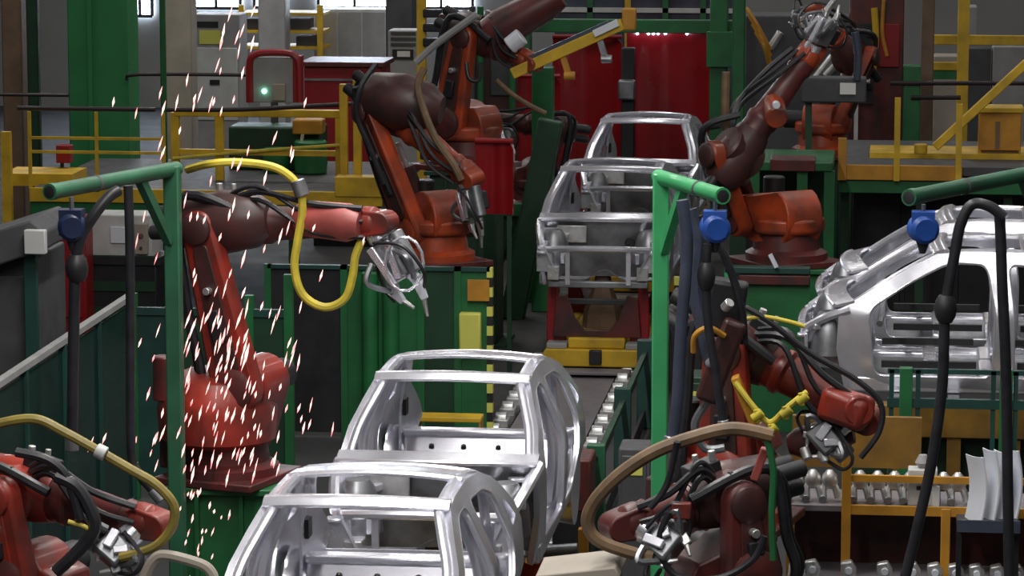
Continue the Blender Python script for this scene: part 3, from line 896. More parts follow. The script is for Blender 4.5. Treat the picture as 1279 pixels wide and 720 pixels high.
for (px, py) in ((1004, 566), (1026, 570), (1046, 564)):
    part('fitting', MB().cyl(at(px, py - 6, Yn - 0.3), at(px + 5, py + 8, Yn - 0.34), 0.036, 10), 'cast', r6)
part('wrist_housing', MB().beam(at(1028, 500, Yn - 0.3), at(1086, 520, Yn - 0.42), 0.24, 0.24), 'orange_red', r6, bevel=0.05)
part('lower_drive', MB().lathe(at(985, 556, Yn - 0.08), at(1066, 540, Yn - 0.12), [(0, 0.07), (0.15, 0.11), (0.6, 0.13), (1, 0.08)], 14), 'red_dark', r6)
part('wrist_cap', MB().cyl(at(1072, 512, Yn - 0.42), at(1074, 514, Yn - 0.5), 0.11, 16), 'orange_red', r6)
# near front robot, bottom centre right
Yq = 20.0
Bq = at(905, 815, Yq)
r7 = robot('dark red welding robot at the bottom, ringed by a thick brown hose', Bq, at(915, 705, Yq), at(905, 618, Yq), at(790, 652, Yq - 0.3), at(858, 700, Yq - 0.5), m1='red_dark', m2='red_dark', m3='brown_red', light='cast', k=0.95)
pedestal((Bq.x, Bq.y), (0.62, 0.6), Bq.z, 'green pedestal under the dark red robot at the bottom edge', 'green')
Yr = Yq - 0.5
hose(r7, [at(965, 545, Yr), at(915, 536, Yr), at(862, 548, Yr), at(815, 566, Yr), at(772, 595, Yr), at(742, 628, Yr), at(734, 655, Yr), at(748, 676, Yr), at(785, 690, Yr), at(815, 697, Yr)], 0.042, 'hose_brown')
hose(r7, [at(846, 552, Yr - 0.05), at(838, 590, Yr), at(828, 615, Yr), at(812, 635, Yr)], 0.02, 'rubber')
hose(r7, [at(958, 548, Yr), at(966, 590, Yr), at(964, 640, Yr), at(966, 700, Yr)], 0.022, 'green')
hose(r7, [at(836, 640, Yr), at(824, 670, Yr), at(828, 700, Yr), at(850, 722, Yr), at(900, 722, Yr), at(940, 700, Yr), at(955, 670, Yr)], 0.02, 'rubber')
part('warning_tag', MB().cbox(at(851, 638, Yr + 0.05), (0.12, 0.06, 0.10)), 'orange_red', r7, bevel=0.01)
part('red_lever', MB().beam(at(942, 600, Yr + 0.1), at(956, 560, Yr + 0.1), 0.07, 0.05), 'pink_red', r7, bevel=0.01)
# near left robot, bottom left corner
Ys = 20.0
Bs = at(40, 815, Ys)
r8 = robot('orange-red welding robot in the bottom left corner with a yellow hose', Bs, at(42, 715, Ys), at(30, 612, Ys), at(180, 652, Ys - 0.3), at(120, 712, Ys - 0.5), m1='red_dark', m2='orange_red', m3='orange_red', light='steel_dark', k=0.95)
pedestal((Bs.x, Bs.y), (0.62, 0.6), Bs.z, 'green pedestal under the robot in the bottom left corner', 'green')
Yt = Ys - 0.55
hose(r8, [at(-30, 540, Yt), at(5, 528, Yt), at(45, 524, Yt), at(80, 540, Yt), at(125, 565, Yt), at(165, 588, Yt), at(195, 606, Yt), at(217, 632, Yt), at(214, 660, Yt), at(192, 684, Yt), at(150, 697, Yt)], 0.030, 'hose_olive')
hose(r8, [at(70, 595, Yt), at(95, 608, Yt), at(112, 635, Yt), at(118, 662, Yt), at(96, 690, Yt), at(70, 715, Yt)], 0.040, 'rubber')
hose(r8, [at(20, 565, Yt), at(60, 575, Yt), at(85, 600, Yt), at(100, 650, Yt)], 0.030, 'rubber')
hose(r8, [at(85, 652, Yt), at(105, 658, Yt), at(122, 668, Yt)], 0.014, 'hose_yellow')
part('fitting', MB().cyl(at(120, 562, Yt - 0.02), at(132, 568, Yt - 0.02), 0.045, 10), 'grey_light', r8)

# ------------------------------------------------------------------ jib posts, hoses and balancers
def jib(label, base, tip, h=3.97, m='jib_green'):
    bx, by = base
    t = thing('jib_post', (bx, by, 0), label, 'jib', 'green jib posts')
    part('post', MB().box((bx - 0.055, by - 0.055, 0.02), (bx + 0.055, by + 0.055, h + 0.03)), m, t, bevel=0.012)
    part('foot', MB().box((bx - 0.15, by - 0.15, 0), (bx + 0.15, by + 0.15, 0.03)), m, t)
    d = V((tip[0] - bx, tip[1] - by, 0))
    a = V((bx, by, h))
    b = V((tip[0], tip[1], h))
    u = d.normalized()
    arm = part('arm', MB().lathe(a - u * 0.06, b, [(0, 0.052), (0.96, 0.052), (0.965, 0.056), (1, 0.056)], 14), m, t)
    part('end_socket', MB().cyl(b, b + u * 0.004, 0.042, 14), 'black', arm)
    part('clamp_band', MB().cyl(a + u * (d.length * 0.62), a + u * (d.length * 0.62 + 0.03), 0.058, 14), 'grey_dark', arm)
    part('brace', MB().beam(a + V((0, 0, -0.5)) + u * 0.05, a + u * 0.42, 0.06, 0.06), m, t)
    return t, a, b


jib('green jib post at left with its arm swung over the fence', (-5.008, 22.79), (-5.529, 21.42), m='jib_dim')
jib('bright green jib post right of the line, holding a blue balancer', (-1.599, 22.70), (-1.128, 21.71))
jib('green jib arm at the right edge, over the side-on car bodies', (1.05, 23.5), (0.071, 21.77), m='jib_dim')


def balancer(px, py, Y, label, top, m='blue'):
    c = at(px, py, Y)
    t = thing('tool_balancer', c - V((0, 0, 0.12)), label, 'balancer', 'blue tool balancers')
    part('housing', MB().lathe(c + V((-0.02, 0.075, 0)), c + V((0.02, -0.075, 0)), [(0, 0.07), (0.15, 0.095), (0.85, 0.095), (1, 0.07)], 20).cbox(c + V((0, 0, 0.03)), (0.15, 0.12, 0.17)), m, t)
    part('hook', MB().tube([c + V((0, 0, 0.08)), c + V((0, 0, (top - c.z) * 0.5)), V((c.x, c.y, top))], 0.016, 6), 'steel_dark', t)
    part('cable_guide', MB().lathe(c - V((0, 0, 0.08)), c - V((0, 0, 0.16)), [(0, 0.045), (1, 0.02)], 10), 'rubber', t)
    return t


balancer(893, 285, 21.75, 'blue balancer under the jib arm right of the line', 3.93)
balancer(1153, 286, 21.75, 'blue balancer in front of the side-on car bodies', 3.93)
balancer(90, 283, 21.5, 'dark blue balancer under the left jib arm', 3.93, 'blue_dark')


def hanging(pts, r, m, label, group, knot=None):
    t = thing('hanging_hose', pts[-1], label, 'hose', group)
    part('hose', MB().tube(pts, r, 10), m, t)
    if knot:
        part('coupling', MB().lathe(knot + V((0, 0, 0.09)), knot - V((0, 0, 0.09)), [(0, r * 1.2), (0.2, r * 1.8), (0.5, r * 2.1), (0.8, r * 1.8), (1, r * 1.2)], 12), 'black', t)
    part('end_fitting', MB().cyl(pts[-1], pts[-1] + (pts[-1] - pts[-2]).normalized() * 0.10, r * 1.25, 10), 'steel_dark', t)
    return t


Yj = 21.7
hanging([at(852, 250, Yj), at(858, 300, Yj), at(856, 350, Yj), at(851, 410, Yj), at(846, 500, Yj), at(840, 545, Yj)], 0.042, 'rubber_blue', 'thick blue-grey hose hanging from the right jib arm', 'hanging hoses')
hanging([at(884, 305, Yj), at(882, 345, Yj), at(884, 400, Yj), at(893, 460, Yj), at(903, 525, Yj)], 0.030, 'rubber', 'black hose with a coupling below the blue balancer', 'hanging hoses', knot=at(882, 345, Yj))
hanging([at(1254, 272, Yj), at(1236, 258, Yj), at(1214, 256, Yj), at(1200, 280, Yj), at(1192, 320, Yj), at(1184, 365, Yj), at(1180, 400, Yj), at(1177, 480, Yj), at(1165, 570, Yj), at(1148, 650, Yj), at(1136, 700, Yj), at(1120, 760, Yj)], 0.036, 'rubber', 'black hose looping over and down before the side-on cars, with a coupling', 'hanging hoses', knot=at(1181, 386, Yj))
hanging([at(p_[0], p_[1], Yj + 0.16) for p_ in ((1248, 262), (1250, 300), (1252, 360), (1256, 450), (1258, 560), (1260, 690), (1262, 760))], 0.036, 'rubber', 'straight black hose at the right edge before the side-on cars', 'hanging hoses')
hanging([at(148, 238, 21.6), at(136, 246, 21.55), at(118, 268, 21.5), at(100, 300, 21.5), at(94, 340, 21.5), at(92, 420, 21.5), at(90, 545, 21.5)], 0.038, 'rubber', 'black hose curving from the left jib arm down the fence', 'hanging hoses', knot=at(96, 335, 21.5))
hanging([at(160, 232, 21.7), at(162, 300, 21.7), at(163, 420, 21.7), at(164, 560, 21.7), at(172, 590, 21.7), at(190, 612, 21.7)], 0.032, 'rubber', 'black hose hanging straight beside the left jib post', 'hanging hoses')

# ------------------------------------------------------------------ left side: fences, cabinets
lf = thing('safety_fence', (-6.95, 24.0, 0), 'dark green see-through safety fence along the left of the line', 'fence')
yy = [21.0, 22.25, 23.5, 24.75, 26.0, 27.25, 28.5, 29.75]
for i, y in enumerate(yy):
    part('post', MB().box((-6.98, y - 0.03, 0), (-6.92, y + 0.03, 1.98)), 'teal', lf)
    if i:
        part('panel', MB().box((-6.955, yy[i - 1] + 0.03, 0.1), (-6.945, y - 0.03, 1.92)), 'fence_plastic', lf)
part('top_rail', MB().beam((-6.95, 21.0, 1.99), (-6.95, 29.78, 1.99), 0.07, 0.05), 'grey', lf)
part('bottom_rail', MB().beam((-6.95, 21.0, 0.1), (-6.95, 29.78, 0.1), 0.06, 0.06), 'teal', lf)

f2 = thing('safety_fence', (-5.9, 29.9, 0), 'dark green guard panels behind the left robot, under the platform', 'fence')
a, b = at(165, 345, 30.2), at(360, 345, 30.2)
for k in range(4):
    x0 = a.x + (b.x - a.x) * k / 4
    x1 = a.x + (b.x - a.x) * (k + 1) / 4
    part('panel', MB().box((x0 + 0.04, 30.2, 0.15), (x1 - 0.04, 30.22, 1.75)), 'green_deep' if k % 2 else 'teal', f2)
for k in range(5):
    x0 = a.x + (b.x - a.x) * k / 4
    part('post', MB().box((x0 - 0.04, 30.17, 0), (x0 + 0.04, 30.25, 1.95 if k < 4 else 2.15)), 'green', f2)
part('top_rail', MB().box((a.x, 30.18, 1.75), (b.x, 30.24, 1.82)), 'teal', f2)

# press unit at the left edge
mu = thing('press_unit', at(20, 480, 27.6) * 1.0, 'grey machine unit with upright panels at the left edge', 'machine')
mu.location.z = 0
ORG[mu.name] = V(mu.location)
part('housing', pxbox(MB(), -40, 325, 38, 700, 27.8, 1.2), 'grey_dark', mu, bevel=0.02)
for k, (x0, x1) in enumerate([(-30, -4), (0, 12), (16, 34)]):
    part('panel', pxbox(MB(), x0, 345, x1, 640, 27.72, 0.08), 'grey_dark', mu, bevel=0.01)
part('cowl', MB().prism([at(-40, 300, 27.5), at(38, 275, 27.5), at(57, 290, 27.5), at(57, 312, 27.5), at(-40, 345, 27.5)], (0, 1.0, 0)), 'grey_dark', mu, bevel=0.02)
part('cowl_face', pxbox(MB(), 30, 288, 56, 318, 27.42, 0.08), 'grey_light', mu, bevel=0.01)
part('corner_post', pxbox(MB(), 38, 312, 44, 700, 27.6, 0.08), 'teal', mu)

cc = thing('control_cabinet', at(148, 325, 40) * 1.0, 'light grey control cabinet with a white panel under the left platform', 'cabinet')
cc.location.z = 0
ORG[cc.name] = V(cc.location)
part('body', MB().box((at(110, 300, 40).x, 40, at(110, 324, 40).z), (at(190, 300, 40).x, 40.5, at(110, 268, 40).z)), 'grey_light', cc, bevel=0.02)
part('base', MB().box((at(104, 300, 40).x, 39.95, 0), (at(196, 300, 40).x, 40.5, at(110, 326, 40).z)), 'black', cc, bevel=0.02)
for k in range(3):
    part('base_band', MB().box((at(106, 300, 40).x, 39.92, 0.15 + 0.32 * k), (at(194, 300, 40).x, 39.95, 0.27 + 0.32 * k)), 'green_deep', cc)
part('screen', pxbox(MB(), 138, 284, 156, 304, 39.97, 0.03), 'white_part', cc, bevel=0.005)
sw = part('switch_box', pxbox(MB(), 168, 280, 184, 318, 39.93, 0.07), 'beige', cc, bevel=0.01)
part('dial', MB().cyl(at(176, 295, 39.90), at(176, 295, 39.95), 0.03, 12), 'red_dark', sw)
part('dial', MB().cyl(at(176, 310, 39.90), at(176, 310, 39.95), 0.02, 12), 'black', sw)
part('plinth', pxbox(MB(), 100, 322, 200, 330, 39.9, 0.6), 'black', cc)
rc = thing('red_cabinet', at(86, 320, 39.5) * 1.0, 'dark red cabinet beside the grey control cabinet', 'cabinet')
rc.location.z = 0
ORG[rc.name] = V(rc.location)
a, b = at(68, 318, 39.5), at(106, 272, 39.5)
part('body', MB().box((a.x, 39.5, 0), (b.x, 39.9, b.z)), 'red', rc, bevel=0.02)
part('door', MB().box((a.x + 0.04, 39.47, 0.2), (b.x - 0.04, 39.5, b.z - 0.05)), 'red', rc, bevel=0.01)
part('handle', MB().box((b.x - 0.09, 39.44, 0.9), (b.x - 0.06, 39.47, 1.1)), 'black', rc)


# ------------------------------------------------------------------ left platform with yellow rails
def railing(root, x0, x1, Y, z, n, h=1.05, m='yellow', r=0.022, mids=(0.5,)):
    xs = [x0 + (x1 - x0) * k / n for k in range(n + 1)]
    p0 = part('rail_post', MB().box((xs[0] - r, Y - r, z), (xs[0] + r, Y + r, z + h)), m, root)
    for x in xs[1:]:
        share(p0, root, (x - xs[0], 0, 0))
    for t in tuple(mids):
        part('rail', MB().beam((x0, Y, z + h * t), (x1, Y, z + h * t), r * 1.8, r * 1.8), m, root)


Yp = 42.0
zp = at(40, 236, Yp).z
xl, xr = at(38, 240, Yp).x, at(478, 240, Yp).x
pf = thing('platform', (xl, Yp, 0), 'left raised platform with yellow edge, green beam and yellow guard rails', 'platform')
part('deck', MB().box((xl, Yp, zp - 0.08), (xr, Yp + 3.6, zp)), 'grey_dark', pf)
part('edge_beam', MB().box((xl, Yp - 0.06, zp - 0.16), (xr, Yp, zp + 0.02)), 'yellow', pf, bevel=0.008)
part('support_beam', MB().box((xl, Yp - 0.02, zp - 0.38), (xr, Yp + 0.12, zp - 0.17)), 'green', pf, bevel=0.008)
for k in range(5):
    x = xl + 0.1 + (xr - xl - 0.2) * k / 4
    part('leg', MB().box((x - 0.06, Yp + 0.2, 0), (x + 0.06, Yp + 0.32, zp - 0.1)), 'green_deep', pf)
railing(pf, xl, at(205, 240, Yp).x, Yp + 0.02, zp, 2, 1.0, 'yellow', 0.02, (0.66, 0.48))
# taller frames of heavy yellow tube on the platform
Y2 = Yp + 1.2
hz = at(300, 141, Y2).z
for (x0, x1) in ((220, 275), (275, 425)):
    a, b = at(x0, 230, Y2), at(x1, 230, Y2)
    part('guard_top', MB().beam((a.x, Y2, hz), (b.x, Y2, hz), 0.12, 0.10), 'yellow', pf, bevel=0.01)
    part('guard_mid', MB().beam((a.x, Y2, hz - 0.52), (b.x, Y2, hz - 0.52), 0.08, 0.07), 'yellow', pf)
for x0 in (220, 275, 425):
    a = at(x0, 230, Y2)
    part('guard_post', MB().box((a.x - 0.055, Y2 - 0.05, zp), (a.x + 0.055, Y2 + 0.05, hz)), 'yellow', pf, bevel=0.008)
for x0, yt in ((430, 105), (447, 100), (474, 180)):
    a = at(x0, 230, Yp + 0.3)
    part('guard_post', MB().box((a.x - 0.05, Yp + 0.25, zp), (a.x + 0.05, Yp + 0.35, at(x0, yt, Yp + 0.3).z)), 'yellow', pf, bevel=0.008)
part('toe_box', pxbox(MB(), 418, 222, 482, 246, Yp - 0.08, 0.3), 'yellow', pf, bevel=0.01)
a = at(8, 235, Yp)
part('corner_post', MB().box((a.x - 0.06, Yp, 0), (a.x + 0.06, Yp + 0.1, at(8, 165, Yp).z)), 'yellow', pf)
part('corner_step', pxbox(MB(), 2, 218, 90, 232, Yp + 0.5, 0.8), 'yellow', pf)

# pale green tube on the near side of the platform
part('stay_tube', MB().tube([at(216, 198, Y2 - 0.08), at(330, 188, Y2 - 0.08), at(430, 181, Y2 - 0.08)], 0.022, 8), 'hose_yellow', pf)

# machinery on the platform
gm = thing('green_machine', at(330, 232, 44.5), 'dark green machine unit inside the yellow platform frame', 'machine')
gm.location.z = zp
ORG[gm.name] = V(gm.location)
part('body', MB().box((at(285, 158, 44.4).x, 44.4, zp), (at(400, 158, 44.4).x, 45.0, at(300, 158, 44.4).z)), 'green_deep', gm, bevel=0.03)
part('drum', MB().cyl(V((at(388, 200, 44.1).x, 44.1, zp)), at(388, 175, 44.1), 0.22, 18), 'green', gm)
part('drum', MB().cyl(V((at(345, 200, 44.15).x, 44.15, zp)), at(345, 185, 44.15), 0.18, 18), 'green', gm)
part('valve_block', pxbox(MB(), 365, 150, 402, 168, 44.1, 0.3), 'ochre', gm, bevel=0.02)
part('lever', MB().beam(at(373, 205, 44.0), at(378, 168, 44.0), 0.04, 0.04), 'steel', gm)

sc = thing('control_screen', at(342, 140, 45.0), 'grey control screen in a rounded red frame with a green light', 'screen')
sc.location.z = zp
ORG[sc.name] = V(sc.location)
Yk = 45.0
part('panel', pxbox(MB(), 316, 72, 366, 128, Yk, 0.12), 'grey', sc, bevel=0.01)
part('red_frame', MB().tube([at(312, 128, Yk), at(312, 80, Yk), at(318, 69, Yk), at(330, 66, Yk), at(356, 66, Yk), at(368, 70, Yk), at(373, 82, Yk), at(374, 128, Yk)], 0.05, 8), 'red', sc)
part('side_box', pxbox(MB(), 366, 70, 376, 128, Yk - 0.02, 0.2), 'red', sc, bevel=0.01)
part('indicator_lamp', MB().cyl(at(330, 114, Yk - 0.04), at(330, 114, Yk + 0.01), 0.035, 12), 'lamp_green', sc)
part('stand', MB().box((at(338, 130, Yk).x, Yk, zp), (at(346, 130, Yk).x, Yk + 0.08, at(340, 128, Yk).z)), 'grey_dark', sc)
part('keypad', pxbox(MB(), 340, 105, 356, 126, Yk - 0.06, 0.06), 'beige', sc, bevel=0.01)

rm = thing('red_machine', at(425, 130, 47.5), 'long dark red machine housing beyond the platform', 'machine')
rm.location.z = 0
ORG[rm.name] = V(rm.location)
a, b = at(380, 128, 47.5), at(476, 84, 47.5)
part('housing', MB().box((a.x, 47.5, 0.3), (b.x, 48.4, b.z)), 'red', rm, bevel=0.02)
part('lid', MB().box((a.x - 0.05, 47.44, b.z), (b.x + 0.05, 48.45, b.z + 0.07)), 'red_dark', rm, bevel=0.01)
part('seam', MB().box((a.x, 47.48, b.z - 0.20), (b.x, 47.5, b.z - 0.17)), 'steel_dark', rm)
part('foot', MB().box((a.x + 0.1, 47.6, 0), (b.x - 0.1, 48.3, 0.3)), 'black', rm)

sb = thing('fire_box', at(78, 204, 43.2), 'small red box on the left platform', 'box')
sb.location.z = zp
ORG[sb.name] = V(sb.location)
part('body', pxbox(MB(), 70, 182, 87, 204, 43.2, 0.2), 'red', sb, bevel=0.01)
part('bracket', MB().box((at(77, 204, 43.25).x - 0.02, 43.25, zp), (at(77, 204, 43.25).x + 0.02, 43.3, at(77, 204, 43.2).z)), 'black', sb)

# ------------------------------------------------------------------ columns, pipes and background left
def column(px0, px1, Y, m, label, name='column', depth=0.4, top=9.0):
    a, b = at(px0, 100, Y), at(px1, 100, Y)
    t = thing(name, ((a.x + b.x) / 2, Y, 0), label, 'column')
    part('shaft', MB().box((a.x, Y, 0.04), (b.x, Y + depth, top)), m, t, bevel=0.02)
    part('foot', MB().box((a.x - 0.08, Y - 0.08, 0), (b.x + 0.08, Y + depth + 0.08, 0.05)), m, t)
    return t, a, b


t, a, b = column(85, 160, 46.0, 'column_green', 'broad green steel column at upper left', depth=0.7)
part('flange', MB().box((a.x + 0.30, 45.94, 0.05), (a.x + 0.36, 46.0, 9)), 'column_green', t)
part('gusset', MB().prism([at(160, 30, 46.2), at(160, -40, 46.2), at(125, -40, 46.2)], (0, 0.1, 0)), 'green', t)
column(205, 240, 49.0, 'beige', 'beige steel column behind the sparks')
column(3, 28, 47.0, 'brown', 'brown column at the top left corner')
column(34, 48, 46.5, 'green_deep', 'slim dark green column left of the broad green column', depth=0.15)
column(323, 357, 60.0, 'grey', 'round-edged grey column behind the red-framed screen', depth=0.5)
column(482, 516, 58.0, 'grey_dark', 'dark grey column in front of the bright windows', depth=0.5)
column(200, 207, 45.2, 'green', 'thin green pole beside the beige column', depth=0.08)
for (pts, Y, r, lb) in [(((22, 135), (194, 137)), 42.6, 0.03, 'dark brown pipe crossing the broad green column'),
                        (((208, 137), (300, 137), (400, 132), (478, 128)), 42.6, 0.03, 'dark brown pipe above the yellow platform frames'),
                        (((-20, 118), (86, 119)), 45.5, 0.025, 'dark pipe at the left edge above the other pipe'),
                        (((160, 100), (172, 93), (320, 94)), 45.6, 0.025, 'dark pipe with a bend beside the beige column')]:
    single('pipe', MB().tube([at(p[0], p[1], Y) for p in pts], r, 8, 3), 'pipe_dark', lb, 'pipe', 'dark overhead pipes')
# grey cabinets and pallets in front of the back wall
bc = thing('wall_cabinet', at(270, 180, 56), 'tall grey cabinet with a yellow label near the back wall', 'cabinet')
bc.location.z = 0
ORG[bc.name] = V(bc.location)
a, b = at(240, 60, 56), at(300, 18, 56)
part('body', MB().box((a.x, 56, 0), (b.x, 56.6, b.z)), 'grey', bc, bevel=0.02)
part('label_plate', pxbox(MB(), 249, 38, 275, 55, 55.97, 0.03), 'label_yellow', bc)
part('vent', pxbox(MB(), 246, 27, 272, 34, 55.97, 0.03), 'black', bc)
part('door', pxbox(MB(), 244, 60, 296, 150, 55.97, 0.03), 'grey_light', bc, bevel=0.01)
part('lock', pxbox(MB(), 262, 100, 274, 106, 55.94, 0.03), 'black', bc)
lc = thing('locker', at(452, 150, 62), 'pale grey locker block behind the red machine', 'cabinet')
lc.location.z = 0
ORG[lc.name] = V(lc.location)
a, b = at(392, 60, 62), at(482, 12, 62)
part('body', MB().box((a.x, 62, 0), (b.x, 62.7, b.z)), 'grey_light', lc, bevel=0.02)
for k in range(3):
    x0, x1 = a.x + (b.x - a.x) * k / 3, a.x + (b.x - a.x) * (k + 1) / 3
    part('door', MB().box((x0 + 0.02, 61.97, 0.1), (x1 - 0.02, 62, b.z - 0.05)), 'beige' if k < 1 else 'grey', lc, bevel=0.01)
rk = thing('storage_rack', at(350, 150, 61), 'yellow storage rack with dark crates against the back wall', 'rack')
rk.location.z = 0
ORG[rk.name] = V(rk.location)
xa, xb = at(300, 40, 60.8).x, at(404, 40, 60.8).x
for py in (16, 38, 58):
    z = at(350, py, 60.8).z
    part('shelf', MB().box((xa, 60.8, z - 0.05), (xb, 61.6, z)), 'yellow', rk)
for px in (302, 400):
    x = at(px, 40, 60.8).x
    part('post', MB().box((x - 0.05, 60.75, 0), (x + 0.05, 60.85, at(px, 6, 60.8).z)), 'yellow', rk)
for (px, py) in ((320, 34), (372, 34), (384, 56)):
    part('crate', pxbox(MB(), px - 14, py - 10, px + 14, py + 2, 60.95, 0.5), 'grey_dark', rk)
dm = thing('electrics_cabinet', at(545, 130, 54), 'dark grey electrics cabinet with a white label behind the robots', 'cabinet')
dm.location.z = 0
ORG[dm.name] = V(dm.location)
a, b = at(485, 100, 54), at(522, 38, 54)
part('body', MB().box((a.x, 54, 0), (b.x, 54.5, b.z)), 'grey', dm, bevel=0.02)
part('vent', pxbox(MB(), 490, 62, 516, 74, 53.97, 0.03), 'black', dm)
part('label_plate', pxbox(MB(), 496, 64, 512, 71, 53.95, 0.02), 'paper', dm)
for k in range(3):
    part('rib', pxbox(MB(), 488, 40 + 7 * k, 519, 43 + 7 * k, 53.97, 0.03), 'grey_dark', dm)
mb_ = thing('machine_block', at(610, 150, 46.5), 'dark steel machine block with pipes behind the gripper robot', 'machine')
mb_.location.z = 0
ORG[mb_.name] = V(mb_.location)
a, b = at(548, 60, 46.5), at(640, 18, 46.5)
part('body', MB().box((a.x, 46.5, 0), (b.x, 47.2, b.z)), 'brown_red', mb_, bevel=0.02)
part('cover', pxbox(MB(), 612, 30, 638, 120, 46.44, 0.06), 'grey_dark', mb_, bevel=0.02)
part('cover', pxbox(MB(), 556, 40, 580, 120, 46.44, 0.06), 'black', mb_, bevel=0.02)
for px in (590, 600, 640):
    part('pipe', MB().cyl(at(px, 170, 46.35), at(px, 8, 46.35), 0.045, 10), 'grey_dark' if px < 600 else 'green', mb_)
yt = thing('yellow_mast', at(526, 60, 53), 'short yellow mast with black fittings behind the robots', 'mast')
yt.location.z = 0
ORG[yt.name] = V(yt.location)
x = at(526, 60, 53).x
part('pole', MB().box((x - 0.07, 53, 0), (x + 0.07, 53.14, 3.4)), 'yellow', yt)
for py in (12, 30, 48):
    part('fitting', pxbox(MB(), 528, py, 552, py + 10, 52.95, 0.15), 'black', yt, bevel=0.02)

# ------------------------------------------------------------------ centre back: red curtains, green portal
def curtain(px0, px1, py0, py1, Y, label, bow=0.10, z0=0.0):
    a, b = at(px0, py1, Y), at(px1, py0, Y)
    t = thing('red_curtain', ((a.x + b.x) / 2, Y, 0), label, 'curtain', 'red welding curtains')
    mb = MB().sheet(lambda u, v: V((a.x + (b.x - a.x) * u, Y + bow * math.sin(u * math.pi) + 0.006 * math.sin(u * 17), z0 + (b.z - z0) * v - (0.10 * max(0, u - 0.9) / 0.1 if v > 0.9 else 0))), 28, 6)
    part('sheet', mb, 'curtain_red', t, solid=0.02)
    if z0:
        for x in (a.x + 0.05, b.x - 0.05):
            part('stand_leg', MB().box((x - 0.025, Y + 0.03, 0), (x + 0.025, Y + 0.08, b.z)), 'green_deep', t)
    part('top_tube', MB().tube([V((a.x, Y - 0.03, b.z)), V((b.x, Y - 0.03, b.z))], 0.03, 8), 'red', t)
    return t


c1 = curtain(690, 777, 46, 210, 51.0, 'left sheet of the big red welding curtain behind the farthest car')
c2 = curtain(782, 888, 38, 206, 51.0, 'right sheet of the big red welding curtain with small lamps on top')
for k, px in enumerate((796, 810, 816, 822, 831, 858)):
    part('lamp', MB().cyl(at(px, 42, 50.93), at(px, 42, 50.97), 0.022, 8), 'lamp_white', c2)
curtain(594, 641, 176, 270, 37.3, 'lower red curtain sheet behind the mid left robot', 0.04, at(615, 268, 37.3).z)
curtain(625, 700, 95, 200, 48.5, 'narrow red curtain sheet behind the gripper beam', 0.05)
gapm = thing('curtain_machine', at(780, 150, 50.4), 'dark machine column in the gap between the red curtain sheets', 'machine')
gapm.location.z = 0
ORG[gapm.name] = V(gapm.location)
a = at(784, 100, 50.4)
part('column', MB().box((a.x - 0.10, 50.4, 0), (a.x + 0.10, 50.6, at(784, 60, 50.4).z)), 'black', gapm, bevel=0.02)
part('head', MB().cbox(at(783, 112, 50.3), (0.26, 0.2, 0.3)), 'steel_dark', gapm, bevel=0.03)

pt = thing('green_portal', at(760, 200, 47), 'green steel portal frame round the end of the line', 'frame')
pt.location.z = 0
ORG[pt.name] = V(pt.location)
Yo = 49.0
for (px0, px1) in ((886, 908), (640, 662)):
    a, b = at(px0, 100, Yo), at(px1, 100, Yo)
    part('column', MB().box((a.x, Yo, 0), (b.x, Yo + 0.3, 4.2)), 'green', pt, bevel=0.02)
part('beam', pxbox(MB(), 640, 26, 930, 40, Yo + 0.35, 0.2), 'green', pt, bevel=0.01)
part('bracket', pxbox(MB(), 882, 40, 930, 84, Yo - 0.1, 0.1), 'green', pt, bevel=0.01)
gl = thing('glazed_booth', at(800, 20, 57), 'green-framed glazed booth behind the red curtain', 'booth')
gl.location.z = 0
ORG[gl.name] = V(gl.location)
Yz = 57.0
for k in range(5):
    x0, x1 = 690 + 47 * k, 690 + 47 * (k + 1)
    a, b = at(x0, 60, Yz), at(x1, 60, Yz)
    part('pane', MB().box((a.x + 0.04, Yz, 1.0), (b.x - 0.04, Yz + 0.03, 4.2)), 'dim_glass', gl)
    part('mullion', MB().box((b.x - 0.05, Yz - 0.05, 0), (b.x + 0.05, Yz + 0.05, 4.2)), 'yellow' if k == 1 else 'green', gl)
part('transom', pxbox(MB(), 690, 11, 930, 15, Yz - 0.05, 0.1), 'grey_light', gl)
part('sill_panel', MB().box((at(690, 60, Yz).x, Yz - 0.02, 0), (at(925, 60, Yz).x, Yz + 0.06, 1.0)), 'green_deep', gl)

gs = thing('machine_stand', at(650, 440, 42), 'big dark green steel stand left of the third car, leaning legs', 'frame')
gs.location.z = 0
ORG[gs.name] = V(gs.location)
part('leg', MB().beam((at(640, 440, 41.3).x, 41.3, 0), at(688, 150, 41.3), 0.30, 0.25), 'green_deep', gs, bevel=0.02)
part('leg', MB().beam((at(598, 440, 41.6).x, 41.6, 0), at(640, 260, 41.6), 0.22, 0.2), 'green_deep', gs, bevel=0.02)
part('cross_beam', MB().beam(at(600, 262, 41.45), at(672, 262, 41.45), 0.12, 0.16), 'green', gs, bevel=0.01)
part('column', MB().box((at(664, 200, 41.85).x, 41.85, 0), (at(690, 200, 41.85).x, 42.1, at(680, 85, 41.85).z)), 'green', gs, bevel=0.01)

